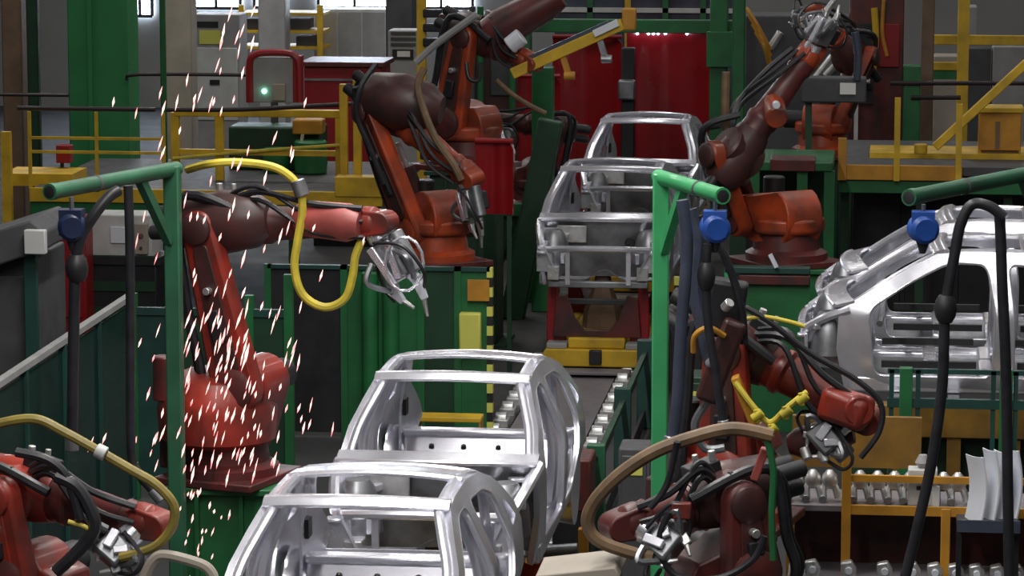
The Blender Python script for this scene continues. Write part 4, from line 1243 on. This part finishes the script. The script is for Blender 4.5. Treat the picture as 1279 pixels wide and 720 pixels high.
# green guard boxes in front of the mid left robot
gx = thing('guard_box', at(520, 440, 33.4), 'green guard box with a striped post below the mid left robot', 'guard')
gx.location.z = 0
ORG[gx.name] = V(gx.location)
Yx = 33.4
ztop = at(520, 333, Yx).z
xs = [at(px, 380, Yx).x for px in (335, 430, 478, 526, 572, 612)]
for k in range(5):
    part('panel', MB().box((xs[k] + 0.03, Yx, 0.05), (xs[k + 1] - 0.03, Yx + 0.03, ztop - 0.04)), ('green_deep', 'green', 'green', 'green_deep', 'green')[k] if k else 'black', gx)
for x in xs[:-1]:
    part('post', MB().box((x - 0.035, Yx - 0.03, 0), (x + 0.035, Yx + 0.05, ztop)), 'green', gx)
part('top_rail', MB().box((xs[0], Yx - 0.03, ztop - 0.04), (xs[-1], Yx + 0.05, ztop)), 'teal', gx)
part('sign_plate', pxbox(MB(), 584, 350, 611, 376, Yx - 0.06, 0.02), 'ochre', gx)
part('feeder', pxbox(MB(), 573, 392, 600, 440, Yx - 0.15, 0.12), 'label_yellow', gx, bevel=0.02)
for k in range(18):
    z0 = ztop * k / 18
    part('stripe_band', MB().box((xs[-1] - 0.03, Yx - 0.03, z0), (xs[-1] + 0.03, Yx + 0.05, z0 + ztop / 18)), 'label_yellow' if k % 2 else 'black', gx)
for px in (462, 488):
    part('pipe', MB().cyl((at(px, 400, Yx - 0.12).x, Yx - 0.12, 0), (at(px, 400, Yx - 0.12).x, Yx - 0.12, ztop - 0.05), 0.085, 14), 'green', gx)

# ------------------------------------------------------------------ right side
rg = thing('guard_box', at(957, 430, 34.0), 'green guard box with a red ledge below the mid right robot', 'guard')
rg.location.z = 0
ORG[rg.name] = V(rg.location)
Yx = 34.2
a, b = at(905, 335, Yx), at(1012, 335, Yx)
part('panel', MB().box((a.x + 0.1, Yx, 0), (b.x, Yx + 0.04, a.z - 0.14)), 'green', rg)
part('post', MB().box((a.x, Yx - 0.05, 0), (a.x + 0.10, Yx + 0.1, a.z)), 'jib_green', rg, bevel=0.01)
part('top_rail', MB().box((a.x, Yx - 0.05, a.z - 0.05), (b.x, Yx + 0.1, a.z + 0.02)), 'teal', rg, bevel=0.01)
part('red_ledge', MB().box((a.x + 0.15, Yx - 0.07, a.z - 0.16), (b.x, Yx + 0.03, a.z - 0.06)), 'red_dark', rg, bevel=0.01)
part('white_lever', MB().beam(at(962, 318, Yx - 0.1), at(970, 334, Yx - 0.1), 0.07, 0.04), 'white_part', rg)
sp = thing('striped_post', at(848, 440, 36.5), 'yellow and black striped post right of the conveyor', 'post')
sp.location.z = 0
ORG[sp.name] = V(sp.location)
x = at(846, 420, 36.5).x
for k in range(14):
    part('stripe_band', MB().box((x - 0.04, 36.5, 0.09 * k), (x + 0.04, 36.58, 0.09 * (k + 1))), 'label_yellow' if k % 2 else 'black', sp)
gb2 = thing('work_bench', at(1000, 300, 38.5), 'green steel bench frame behind the mid right robot', 'frame')
gb2.location.z = 0
ORG[gb2.name] = V(gb2.location)
Yv = 38.5
a, b = at(905, 202, Yv), at(1040, 202, Yv)
part('top', MB().box((a.x, Yv, a.z - 0.10), (b.x, Yv + 1.4, a.z)), 'green', gb2, bevel=0.01)
for px in (942, 1002, 1036):
    x = at(px, 220, Yv).x
    part('leg', MB().box((x - 0.06, Yv + 0.02, 0), (x + 0.06, Yv + 0.14, a.z - 0.1)), 'green', gb2)
part('back_panel', MB().box((a.x, Yv + 1.3, 0), (b.x, Yv + 1.35, a.z - 0.1)), 'green_deep', gb2)
part('pink_box', pxbox(MB(), 962, 200, 1018, 214, Yv - 0.05, 0.5), 'red_dark', gb2, bevel=0.01)

# right platform
Yp = 40.0
xa, xb = at(1048, 210, Yp).x, at(1330, 210, Yp).x
zq = at(1100, 208, Yp).z
pr = thing('platform', (xa, Yp, 0), 'right raised platform with orange-yellow edge and guard rails', 'platform')
part('deck', MB().box((xa, Yp, zq - 0.10), (xb, Yp + 3.0, zq)), 'grey_dark', pr)
part('edge_beam', MB().box((xa, Yp - 0.06, zq - 0.16), (xb - 1.2, Yp, zq + 0.02)), 'ochre', pr, bevel=0.008)
part('support_beam', MB().box((xa, Yp - 0.02, zq - 0.32), (xb, Yp + 0.12, zq - 0.17)), 'green', pr, bevel=0.008)
for px in (1055, 1150, 1260):
    x = at(px, 240, Yp).x
    part('leg', MB().box((x - 0.05, Yp + 0.2, 0), (x + 0.05, Yp + 0.3, zq - 0.1)), 'green_deep', pr)
for px, py in ((1120, 122), (1197, 130)):
    a = at(px, 208, Yp - 0.08)
    part('rail_post', MB().box((a.x - 0.035, Yp - 0.12, zq - 0.16), (a.x + 0.035, Yp - 0.06, at(px, py, Yp - 0.08).z)), 'yellow', pr)
a = at(1052, 208, Yp)
part('corner_post', MB().box((a.x - 0.05, Yp - 0.1, zq - 0.16), (a.x + 0.05, Yp, at(1052, 172, Yp).z)), 'ochre', pr)
part('second_step', pxbox(MB(), 1086, 194, 1330, 206, Yp + 0.9, 0.9), 'yellow', pr)
st = part('stay', MB().beam(at(1168, 184, Yp + 0.5), at(1300, 62, Yp + 0.5), 0.13, 0.10), 'yellow', pr, bevel=0.01)
part('stay_foot', MB().cyl(at(1150, 192, Yp + 0.5), at(1150, 180, Yp + 0.5), 0.08, 12), 'yellow', st)
ob = thing('orange_box', at(1248, 190, Yp + 1.0), 'orange steel box with a dark slot on the right platform', 'box')
part('body', pxbox(MB(), 1222, 138, 1276, 188, Yp + 1.0, 0.4), 'ochre', ob, bevel=0.012)
part('slot', pxbox(MB(), 1243, 152, 1249, 186, Yp + 0.98, 0.03), 'brown', ob)
part('lid', pxbox(MB(), 1219, 135, 1279, 141, Yp + 0.97, 0.46), 'yellow', ob, bevel=0.01)
part('stand', pxbox(MB(), 1226, 188, 1272, 200, Yp + 1.05, 0.3), 'brown', ob)
ud = thing('undercroft_shade', (0.2, 41.2, 0), 'added black block standing in for the shade under the right platform', 'cabinet')  # black block added to paint the shadow under the platform
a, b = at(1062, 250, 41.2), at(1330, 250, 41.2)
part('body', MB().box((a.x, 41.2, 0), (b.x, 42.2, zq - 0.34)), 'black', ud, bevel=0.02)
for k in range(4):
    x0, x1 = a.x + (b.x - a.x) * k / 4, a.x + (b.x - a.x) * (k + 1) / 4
    part('door', MB().box((x0 + 0.03, 41.17, 0.1), (x1 - 0.03, 41.2, zq - 0.4)), 'black', ud, bevel=0.01)  # black slabs on the front of the shade block
# columns and upper gallery at right
t, a, b = column(1128, 1150, 44.5, 'green', 'green column behind the right platform rail', depth=0.25, top=at(1140, 82, 44.5).z)
column(1150, 1166, 45.5, 'brown', 'brown column beside the green column at right', depth=0.2)
column(914, 930, 46.5, 'green', 'slim green column at top, right of the red curtain', depth=0.15)
ug = thing('gallery_rail', at(1200, 90, 47), 'upper yellow gallery rail at the top right corner', 'rail')
Yu = 47.0
part('rail', pxbox(MB(), 1163, 45, 1320, 56, Yu, 0.1), 'yellow', ug, bevel=0.01)
part('rail', pxbox(MB(), 1160, 78, 1206, 88, Yu, 0.1), 'yellow', ug, bevel=0.01)
part('green_rail', pxbox(MB(), 1160, 89, 1206, 99, Yu, 0.1), 'green', ug)
xg = at(1203, 60, Yu).x
part('post', MB().box((xg - 0.08, Yu - 0.02, 0), (xg + 0.08, Yu + 0.12, at(1203, -20, Yu).z)), 'yellow', ug, bevel=0.01)
for (pts, lb) in [(((1112, 104), (1320, 104)), 'dark pipe crossing behind the yellow stay at right'), (((1138, 122), (1200, 122)), 'short dark pipe right of the green column')]:
    single('pipe', MB().tube([at(p[0], p[1], 44.48) for p in pts], 0.03, 8, 2), 'pipe_dark', lb, 'pipe', 'dark overhead pipes')
# machines at upper right
um = thing('red_machine', at(1090, 150, 50), 'tall dark red and black machine behind the far right robot', 'machine')
um.location.z = 0
ORG[um.name] = V(um.location)
a, b = at(1060, 100, 50), at(1128, 100, 50)
part('body', MB().box((a.x, 50, 0), (b.x, 50.8, 3.6)), 'red_dark', um, bevel=0.03)
part('front_panel', pxbox(MB(), 1072, 30, 1092, 130, 49.95, 0.05), 'black', um)
part('yellow_tube', MB().tube([at(1092, 10, 49.8), at(1094, 50, 49.8), at(1090, 90, 49.8)], 0.05, 8), 'yellow', um)
part('yellow_tube', MB().tube([at(1104, 0, 49.8), at(1102, 40, 49.8), at(1108, 70, 49.8)], 0.03, 8), 'ochre', um)
part('red_door', pxbox(MB(), 1098, 30, 1124, 84, 49.94, 0.06), 'red', um, bevel=0.01)
gc = thing('control_box', at(1040, 128, 41.0), 'grey-green control box with a white label above the far right robot', 'box')
part('body', pxbox(MB(), 1000, 98, 1082, 128, 41.0, 0.35), 'grey_dark', gc, bevel=0.02)
part('label_plate', pxbox(MB(), 1049, 104, 1069, 118, 40.97, 0.03), 'paper', gc)
part('conduit', MB().tube([at(1070, 100, 41.0), at(1072, 70, 41.0), at(1068, 40, 41.0)], 0.05, 8), 'rubber_blue', gc)
part('bracket', MB().beam(at(1010, 128, 41.2), at(1010, 300, 41.2), 0.08, 0.08), 'green_deep', gc)
bw = thing('machine_block', at(980, 180, 47.5), 'dark steel machine block with pale ducts behind the mid right robot', 'machine')
bw.location.z = 0
ORG[bw.name] = V(bw.location)
a, b = at(930, 100, 48), at(1060, 100, 48)
part('body', MB().box((a.x, 48, 0), (b.x, 48.8, at(1000, 20, 48).z)), 'grey_dark', bw, bevel=0.02)
for (x0, y0, x1, y1) in ((962, 60, 975, 40), (1018, 98, 1040, 70), (1030, 95, 1046, 78)):
    part('duct', MB().cyl(at(x0, y0, 47.8), at(x1, y1, 47.8), 0.06, 10), 'cast', bw)
for k in range(4):
    part('yellow_hose', MB().tube([at(932 + 4 * k, 10 + 10 * k, 47.7), at(945 + 3 * k, 30 + 9 * k, 47.6), at(962, 62 + 8 * k, 47.7)], 0.03, 6), 'ochre', bw)
part('post', MB().box((at(1068, 60, 47.8).x, 47.8, 0), (at(1073, 60, 47.8).x, 47.9, at(1070, 40, 47.8).z)), 'grey_light', bw)
br = thing('cabinet_row', at(1230, 160, 54), 'row of dull grey cabinets behind the right platform', 'cabinet')
br.location.z = 0
ORG[br.name] = V(br.location)
for k, (x0, x1, yt2, m) in enumerate([(1166, 1200, 70, 'beige'), (1202, 1238, 60, 'grey_dark'), (1240, 1300, 58, 'grey'), (1206, 1222, 12, 'grey')]):
    a, b = at(x0, yt2, 54), at(x1, yt2, 54)
    part('cabinet', MB().box((a.x, 54 + 0.7 * (k == 3), 0), (b.x, 54.6 + 0.7 * (k == 3), a.z)), m, br, bevel=0.02)

# fence in front of the side line
rf = thing('safety_fence', at(1190, 560, 28.2), 'green post-and-rail fence in front of the side-on car bodies', 'fence')
rf.location.z = 0
ORG[rf.name] = V(rf.location)
Yw = 28.2
zt = at(1130, 462, Yw).z
for px in (1131, 1256):
    x = at(px, 520, Yw).x
    part('post', MB().box((x - 0.055, Yw - 0.05, 0), (x + 0.055, Yw + 0.05, zt + 0.02)), 'green', rf, bevel=0.008)
for px in (1113, 1146, 1240, 1268):
    x = at(px, 520, Yw).x
    part('thin_post', MB().box((x - 0.02, Yw - 0.02, 0.8), (x + 0.02, Yw + 0.02, zt)), 'teal', rf)
xa, xb = at(1108, 500, Yw).x, at(1330, 500, Yw).x
part('rail', MB().box((xa, Yw - 0.02, zt - 0.03), (xb, Yw + 0.02, zt + 0.01)), 'teal', rf)
z = at(1190, 503, Yw).z
part('rail', MB().box((xa, Yw - 0.03, z - 0.05), (xb, Yw + 0.03, z + 0.03)), 'teal', rf)
yk = thing('side_line_beam', at(1190, 545, 28.9), 'ochre beam table under the side-on car bodies', 'beam')
yk.location.z = 0
ORG[yk.name] = V(yk.location)
z0, z1 = at(1190, 548, 28.9).z, at(1190, 508, 28.9).z
xa, xb = at(1060, 520, 28.9).x, at(1400, 520, 28.9).x
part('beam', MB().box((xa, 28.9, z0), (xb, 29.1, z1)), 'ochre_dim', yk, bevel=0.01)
part('beam', MB().box((xa, 33.2, z0), (xb, 33.4, z1)), 'ochre', yk, bevel=0.01)
for k in range(4):
    x = xa + 0.4 + (xb - xa - 0.8) * k / 3
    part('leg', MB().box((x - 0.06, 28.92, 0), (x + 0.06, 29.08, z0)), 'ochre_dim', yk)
    part('cross_bar', MB().box((x - 0.05, 29.1, z1 - 0.15), (x + 0.05, 33.2, z1 - 0.03)), 'steel_dark', yk)
for y in (30.0, 30.8, 32.1, 32.9):
    part('skid', MB().box((xa + 0.2, y - 0.05, z1 - 0.03), (xb - 0.1, y + 0.05, 1.27)), 'steel_dark', yk)
part('low_panel', MB().box((xa, 29.12, 0.5), (xb, 29.16, z0 - 0.02)), 'green_deep', yk)

# hand-held spot welding gun hung from the right jib
Yh2 = 22.3
hg = thing('hanging_weld_gun', at(905, 560, Yh2), 'dark hanging spot welding gun right of the jib post, with blue-grey cables', 'welding gun')
part('body', MB().beam(at(882, 500, Yh2), at(920, 400, Yh2), 0.20, 0.16), 'brown_red', hg, bevel=0.03)
part('transformer', MB().beam(at(900, 420, Yh2 + 0.1), at(912, 350, Yh2 + 0.1), 0.26, 0.2), 'black', hg, bevel=0.03)
part('cable', MB().tube([at(862, 262, Yh2), at(872, 300, Yh2), at(868, 360, Yh2), at(880, 420, Yh2), at(892, 470, Yh2)], 0.05, 8), 'rubber_blue', hg)
part('cable', MB().tube([at(874, 270, Yh2), at(905, 320, Yh2), at(925, 380, Yh2), at(930, 430, Yh2)], 0.028, 8), 'rubber', hg)
part('electrode_arm', MB().tube([at(885, 500, Yh2), at(868, 530, Yh2), at(880, 560, Yh2), at(905, 560, Yh2)], 0.03, 8), 'steel_dark', hg)
part('handle', MB().tube([at(905, 420, Yh2 - 0.1), at(885, 410, Yh2 - 0.15), at(868, 420, Yh2 - 0.15), at(866, 440, Yh2 - 0.1)], 0.02, 8), 'ochre', hg)
part('fitting', MB().cyl(at(905, 385, Yh2 - 0.12), at(912, 378, Yh2 - 0.16), 0.035, 10), 'cast', hg)
part('fitting', MB().cyl(at(885, 455, Yh2 - 0.12), at(893, 448, Yh2 - 0.16), 0.03, 10), 'cast', hg)
dv = thing('drive_unit', (at(716, 690, 27.6).x, 27.6, 0), 'dark red conveyor drive box with yellow brackets right of the second car', 'machine')
part('housing', pxbox(MB(), 690, 575, 738, 640, 28.0, 0.5), 'red_dark', dv, bevel=0.02)
part('plinth', MB().box((at(690, 640, 28.0).x, 28.0, 0), (at(738, 640, 28.0).x, 28.5, at(700, 640, 28.0).z)), 'black', dv)
part('bracket', MB().box((at(722, 670, 27.2).x, 27.2, 0), (at(734, 670, 27.2).x, 27.3, at(722, 662, 27.2).z)), 'ochre', dv)
part('shaft', MB().cyl(at(668, 690, 27.1), at(722, 686, 27.1), 0.05, 12), 'steel_dark', dv)
part('arm', MB().box((at(655, 685, 27.3).x, 27.3, 0.02), (at(735, 685, 27.3).x, 27.4, 0.12)), 'ochre_dim', dv)
# low units between the conveyor guard and the parts rack
for (x0, y0, x1, y1, Y, m, lb, cat) in [(772, 560, 812, 660, 27.0, 'grey_dark', 'dark grey floor cabinet left of the right jib post', 'cabinet'),
                                   (845, 470, 900, 540, 31.0, 'green_deep', 'dark green floor cabinet behind the hanging welding gun', 'cabinet'),
                                   (838, 410, 880, 470, 33.5, 'black', 'black floor cabinet beyond the right jib post', 'cabinet')]:
    a, b = at(x0, y0, Y), at(x1, y0, Y)
    t = thing('floor_cabinet', ((a.x + b.x) / 2, Y, 0), lb, cat)
    part('body', MB().box((a.x, Y, 0), (b.x, Y + 0.4, a.z)), m, t, bevel=0.02)
    part('door', MB().box((a.x + 0.03, Y - 0.02, 0.1), (b.x - 0.03, Y, a.z - 0.06)), m, t, bevel=0.01)
    part('label_plate', MB().box((a.x + 0.06, Y - 0.03, a.z - 0.22), (b.x - 0.06, Y - 0.02, a.z - 0.14)), 'label_yellow', t)
    part('lock', MB().cyl((b.x - 0.07, Y - 0.04, a.z * 0.55), (b.x - 0.07, Y - 0.02, a.z * 0.55), 0.018, 8), 'cast', t)

# ------------------------------------------------------------------ parts rack, lower right
Yr = 24.9
rk = thing('parts_rack', at(1150, 633, Yr), 'yellow parts rack with two shelves at lower right', 'rack')
rk.location.z = 0
ORG[rk.name] = V(rk.location)
xa, xm, xb = at(985, 633, Yr).x, at(1057, 633, Yr).x, at(1330, 633, Yr).x
zs1, zs2 = at(1057, 632, Yr).z, at(1057, 716, Yr).z
for x, h in ((xm, at(1057, 552, Yr).z), (xb, at(1057, 552, Yr).z), (at(1180, 640, Yr + 0.5).x, zs1)):
    part('post', MB().box((x - 0.035, Yr - 0.04, 0), (x + 0.035, Yr + 0.03, h)), 'ochre', rk, bevel=0.006)
part('shelf', MB().box((xa, Yr, zs1 - 0.05), (xb, Yr + 0.6, zs1)), 'belt', rk, bevel=0.006)
part('shelf', MB().box((xa, Yr - 0.5, zs2 - 0.06), (xb, Yr + 0.4, zs2 - 0.01)), 'belt', rk, bevel=0.006)
part('shelf_edge', MB().box((xm, Yr - 0.03, zs1 - 0.06), (xb, Yr, zs1 + 0.01)), 'ochre', rk)
zz = at(1100, 599, Yr).z
part('keeper_rail', MB().box((xm, Yr - 0.02, zz - 0.02), (xb, Yr + 0.02, zz + 0.03)), 'ochre', rk)
part('back_beam', MB().box((xa, Yr + 0.7, zs1 + 0.15), (at(1150, 600, Yr + 0.7).x, Yr + 0.76, zs1 + 0.55)), 'ochre_dim', rk)
part('back_panel', MB().box((xa, Yr + 0.62, 0.3), (xb, Yr + 0.66, zs1 - 0.06)), 'red_dark', rk)
for k, px in enumerate((985, 1330)):
    x = at(px, 633, Yr).x
    part('rear_leg', MB().box((x - 0.03, Yr + 0.5, 0), (x + 0.03, Yr + 0.6, zs1 - 0.05)), 'ochre', rk)


def casting(c, label, group, m='cast'):
    """forged suspension arm standing on the shelf"""
    t = thing('forged_part', c, label, 'metal part', group)
    part('dome', MB().lathe(c + V((0, 0, 0.11)), c + V((0, 0, 0.24)), [(0, 0.05), (0.3, 0.065), (0.7, 0.055), (1, 0.02)], 12), m, t)
    part('arm', MB().tube([c + V((0.02, 0, 0.14)), c + V((0.045, -0.02, 0.10)), c + V((0.065, -0.03, 0.03))], 0.028, 8), m, t)
    part('arm', MB().tube([c + V((-0.02, 0, 0.14)), c + V((-0.045, -0.02, 0.10)), c + V((-0.04, -0.05, 0.02))], 0.026, 8), m, t)
    part('boss', MB().cyl(c + V((-0.05, -0.10, 0.03)), c + V((-0.05, -0.02, 0.03)), 0.03, 10), 'steel_dark', t)
    return t


tops = [993, 1015, 1036, 1074, 1096, 1117, 1136, 1178, 1196]
names = ['first forged metal part on the upper shelf, at its left end', 'second forged metal part from the left on the upper shelf', 'third forged metal part, just left of the yellow rack post', 'forged metal part just right of the yellow rack post',
         'second forged metal part right of the yellow rack post', 'third forged metal part right of the yellow rack post', 'forged metal part beside the grey box on the upper shelf', 'forged metal part right of the grey box on the upper shelf', 'last forged metal part on the upper shelf, beside the white panels']
for px, lb in zip(tops, names):
    c = at(px, 622, Yr + 0.16)
    c.z = zs1
    casting(c, lb, 'forged parts on the upper shelf')
gbx = thing('grey_box', V((at(1152, 620, Yr + 0.06).x, Yr + 0.12, zs1)), 'light grey box standing among the parts on the upper shelf', 'box')
c = V(gbx.location)
part('body', MB().cbox(c + V((0, 0, 0.14)), (0.22, 0.16, 0.28)), 'grey_light', gbx, bevel=0.01)
part('knob', MB().lathe(c + V((0, 0, 0.28)), c + V((0, 0, 0.38)), [(0, 0.03), (0.4, 0.06), (1, 0.03)], 10), 'grey', gbx)
part('slot', MB().cbox(c + V((-0.02, -0.082, 0.14)), (0.05, 0.01, 0.03)), 'black', gbx)
part('side_flange', MB().cbox(c + V((0.10, -0.09, 0.08)), (0.06, 0.03, 0.16)), 'grey_light', gbx, bevel=0.005)
low = [1015, 1060, 1105, 1140, 1168, 1194, 1220, 1246, 1270]
nl = ['first', 'second', 'third', 'fourth', 'fifth', 'sixth', 'seventh', 'eighth', 'ninth']
for px, q in zip(low, nl):
    c = at(px, 714, Yr - 0.25)
    c.z = zs2 - 0.01
    t = thing('pressed_bracket', c, q + ' white pressed bracket from the left on the lower shelf', 'metal part', 'pressed brackets on the lower shelf')
    part('body', MB().prism([c + V((-0.05, -0.05, 0.0)), c + V((0.04, -0.05, 0.0)), c + V((0.06, -0.05, 0.10)), c + V((0.02, -0.05, 0.17)), c + V((-0.06, -0.05, 0.15))], (0, 0.09, 0)), 'cast', t, bevel=0.012)
    part('lug', MB().cyl(c + V((0.0, -0.08, 0.10)), c + V((0.0, -0.04, 0.10)), 0.028, 10), 'white_part', t)
# curved white panels standing on edge
Yw = Yr - 0.42
pn = ['leftmost', 'second from left', 'third from left', 'rightmost']
for k, (px, py0, py1) in enumerate([(1214, 570, 652), (1230, 562, 648), (1244, 564, 647), (1258, 562, 646)]):
    top, bot = at(px + 2, py0, Yw), at(px, py1, Yw)
    Hh = top.z - bot.z
    t = thing('body_pressing', V((bot.x, Yw, bot.z)), pn[k] + ' of the four curved white pressed panels standing on edge', 'metal panel', 'curved white panels')
    mb = MB().sheet(lambda u, v: V((bot.x + 0.055 * math.sin(v * math.pi) * 0.6 - 0.02 + 0.085 * u - (0.03 if k == 0 else 0) * (1 - u), Yw - 0.04 * u + 0.35 * (1 - u) ** 2 * 0.5, bot.z + Hh * v - 0.02 * (1 - u))), 5, 10)
    part('skin', mb, 'white_part', t, solid=0.008)
    part('edge', MB().tube([V((bot.x + 0.033 * math.sin(v / 8 * math.pi) - 0.02 + 0.085, Yw - 0.05, bot.z + Hh * v / 8)) for v in range(9)], 0.011, 6, 1), 'white_part', t)
tray = thing('panel_tray', V((at(1236, 655, Yw).x, Yw, zs2)), 'dark tray holding the curved white panels', 'tray')
zb = at(1236, 655, Yw).z
xt = at(1236, 655, Yw).x
part('bed', MB().box((xt - 0.24, Yw - 0.1, zb - 0.04), (xt + 0.22, Yw + 0.28, zb + 0.01)), 'black', tray, bevel=0.01)
part('lip', MB().box((xt - 0.24, Yw - 0.12, zb - 0.04), (xt + 0.22, Yw - 0.1, zb + 0.05)), 'rubber_blue', tray)
for s in (-0.22, 0.2):
    part('leg', MB().box((xt + s - 0.02, Yw + 0.06, zs2 - 0.01), (xt + s + 0.02, Yw + 0.10, zb - 0.04)), 'black', tray)

# pale plates low in the foreground
pb = thing('bracket_frame', at(222, 722, 19.4), 'pale bent bracket at the bottom edge, left of the nearest car', 'bracket')
part('arm', MB().tube([at(180, 722, 19.4), at(192, 700, 19.4), at(208, 694, 19.4), at(250, 705, 19.4), at(264, 716, 19.4), at(268, 730, 19.4)], 0.034, 8), 'beige', pb)
part('stem', MB().beam(at(186, 724, 19.42), V((at(186, 724, 19.42).x, 19.42, 0)), 0.07, 0.07), 'beige', pb)
pl = thing('support_plate', at(718, 722, 19.6), 'pale flat plate at the bottom edge right of the nearest car', 'plate')
part('plate', MB().prism([at(668, 720, 19.4), at(768, 709, 19.4), at(775, 722, 19.4), at(672, 734, 19.4)], (0, 0.5, 0)), 'beige', pl, bevel=0.01)
part('stem', MB().beam(at(722, 726, 19.6), V((at(722, 726, 19.6).x, 19.6, 0)), 0.08, 0.08), 'green_deep', pl)

# ------------------------------------------------------------------ sparks
sp = MB()


def spark(px, py, Y, ln, wd):
    c = at(px, py, Y)
    d = V((0.28 + random.uniform(-0.10, 0.12), random.uniform(-0.1, 0.1), 1)).normalized()
    x, y, z = frame(d)
    vs = [c - d * ln / 2] + [c + (x * math.cos(a) + y * math.sin(a)) * wd for a in (0, 2.094, 4.189)] + [c + d * ln / 2]
    sp.add(vs, [(0, 2, 1), (0, 3, 2), (0, 1, 3), (4, 1, 2), (4, 2, 3), (4, 3, 1)])


rnd = random.Random(11)
def burst(n, cx, cy, sx, sy, lo=0.05, hi=0.115):
    for _ in range(n):
        spark(rnd.gauss(cx, sx), rnd.gauss(cy, sy), rnd.uniform(22.2, 23.5), rnd.uniform(lo, hi) * 1.15, rnd.uniform(0.006, 0.011))


burst(40, 285, 420, 32, 45, 0.07, 0.15)
burst(60, 290, 490, 55, 50)
burst(45, 270, 560, 60, 35)
burst(26, 240, 650, 25, 35, 0.03, 0.07)
burst(22, 300, 290, 50, 55)
burst(22, 275, 140, 45, 60)
burst(8, 290, 30, 20, 25)
burst(6, 180, 330, 14, 60)
burst(8, 340, 520, 30, 50)
burst(6, 205, 100, 40, 60)
single('welding_sparks', sp, 'spark', 'glowing pink-white sparks raining over the left robot', 'sparks', kind='stuff')
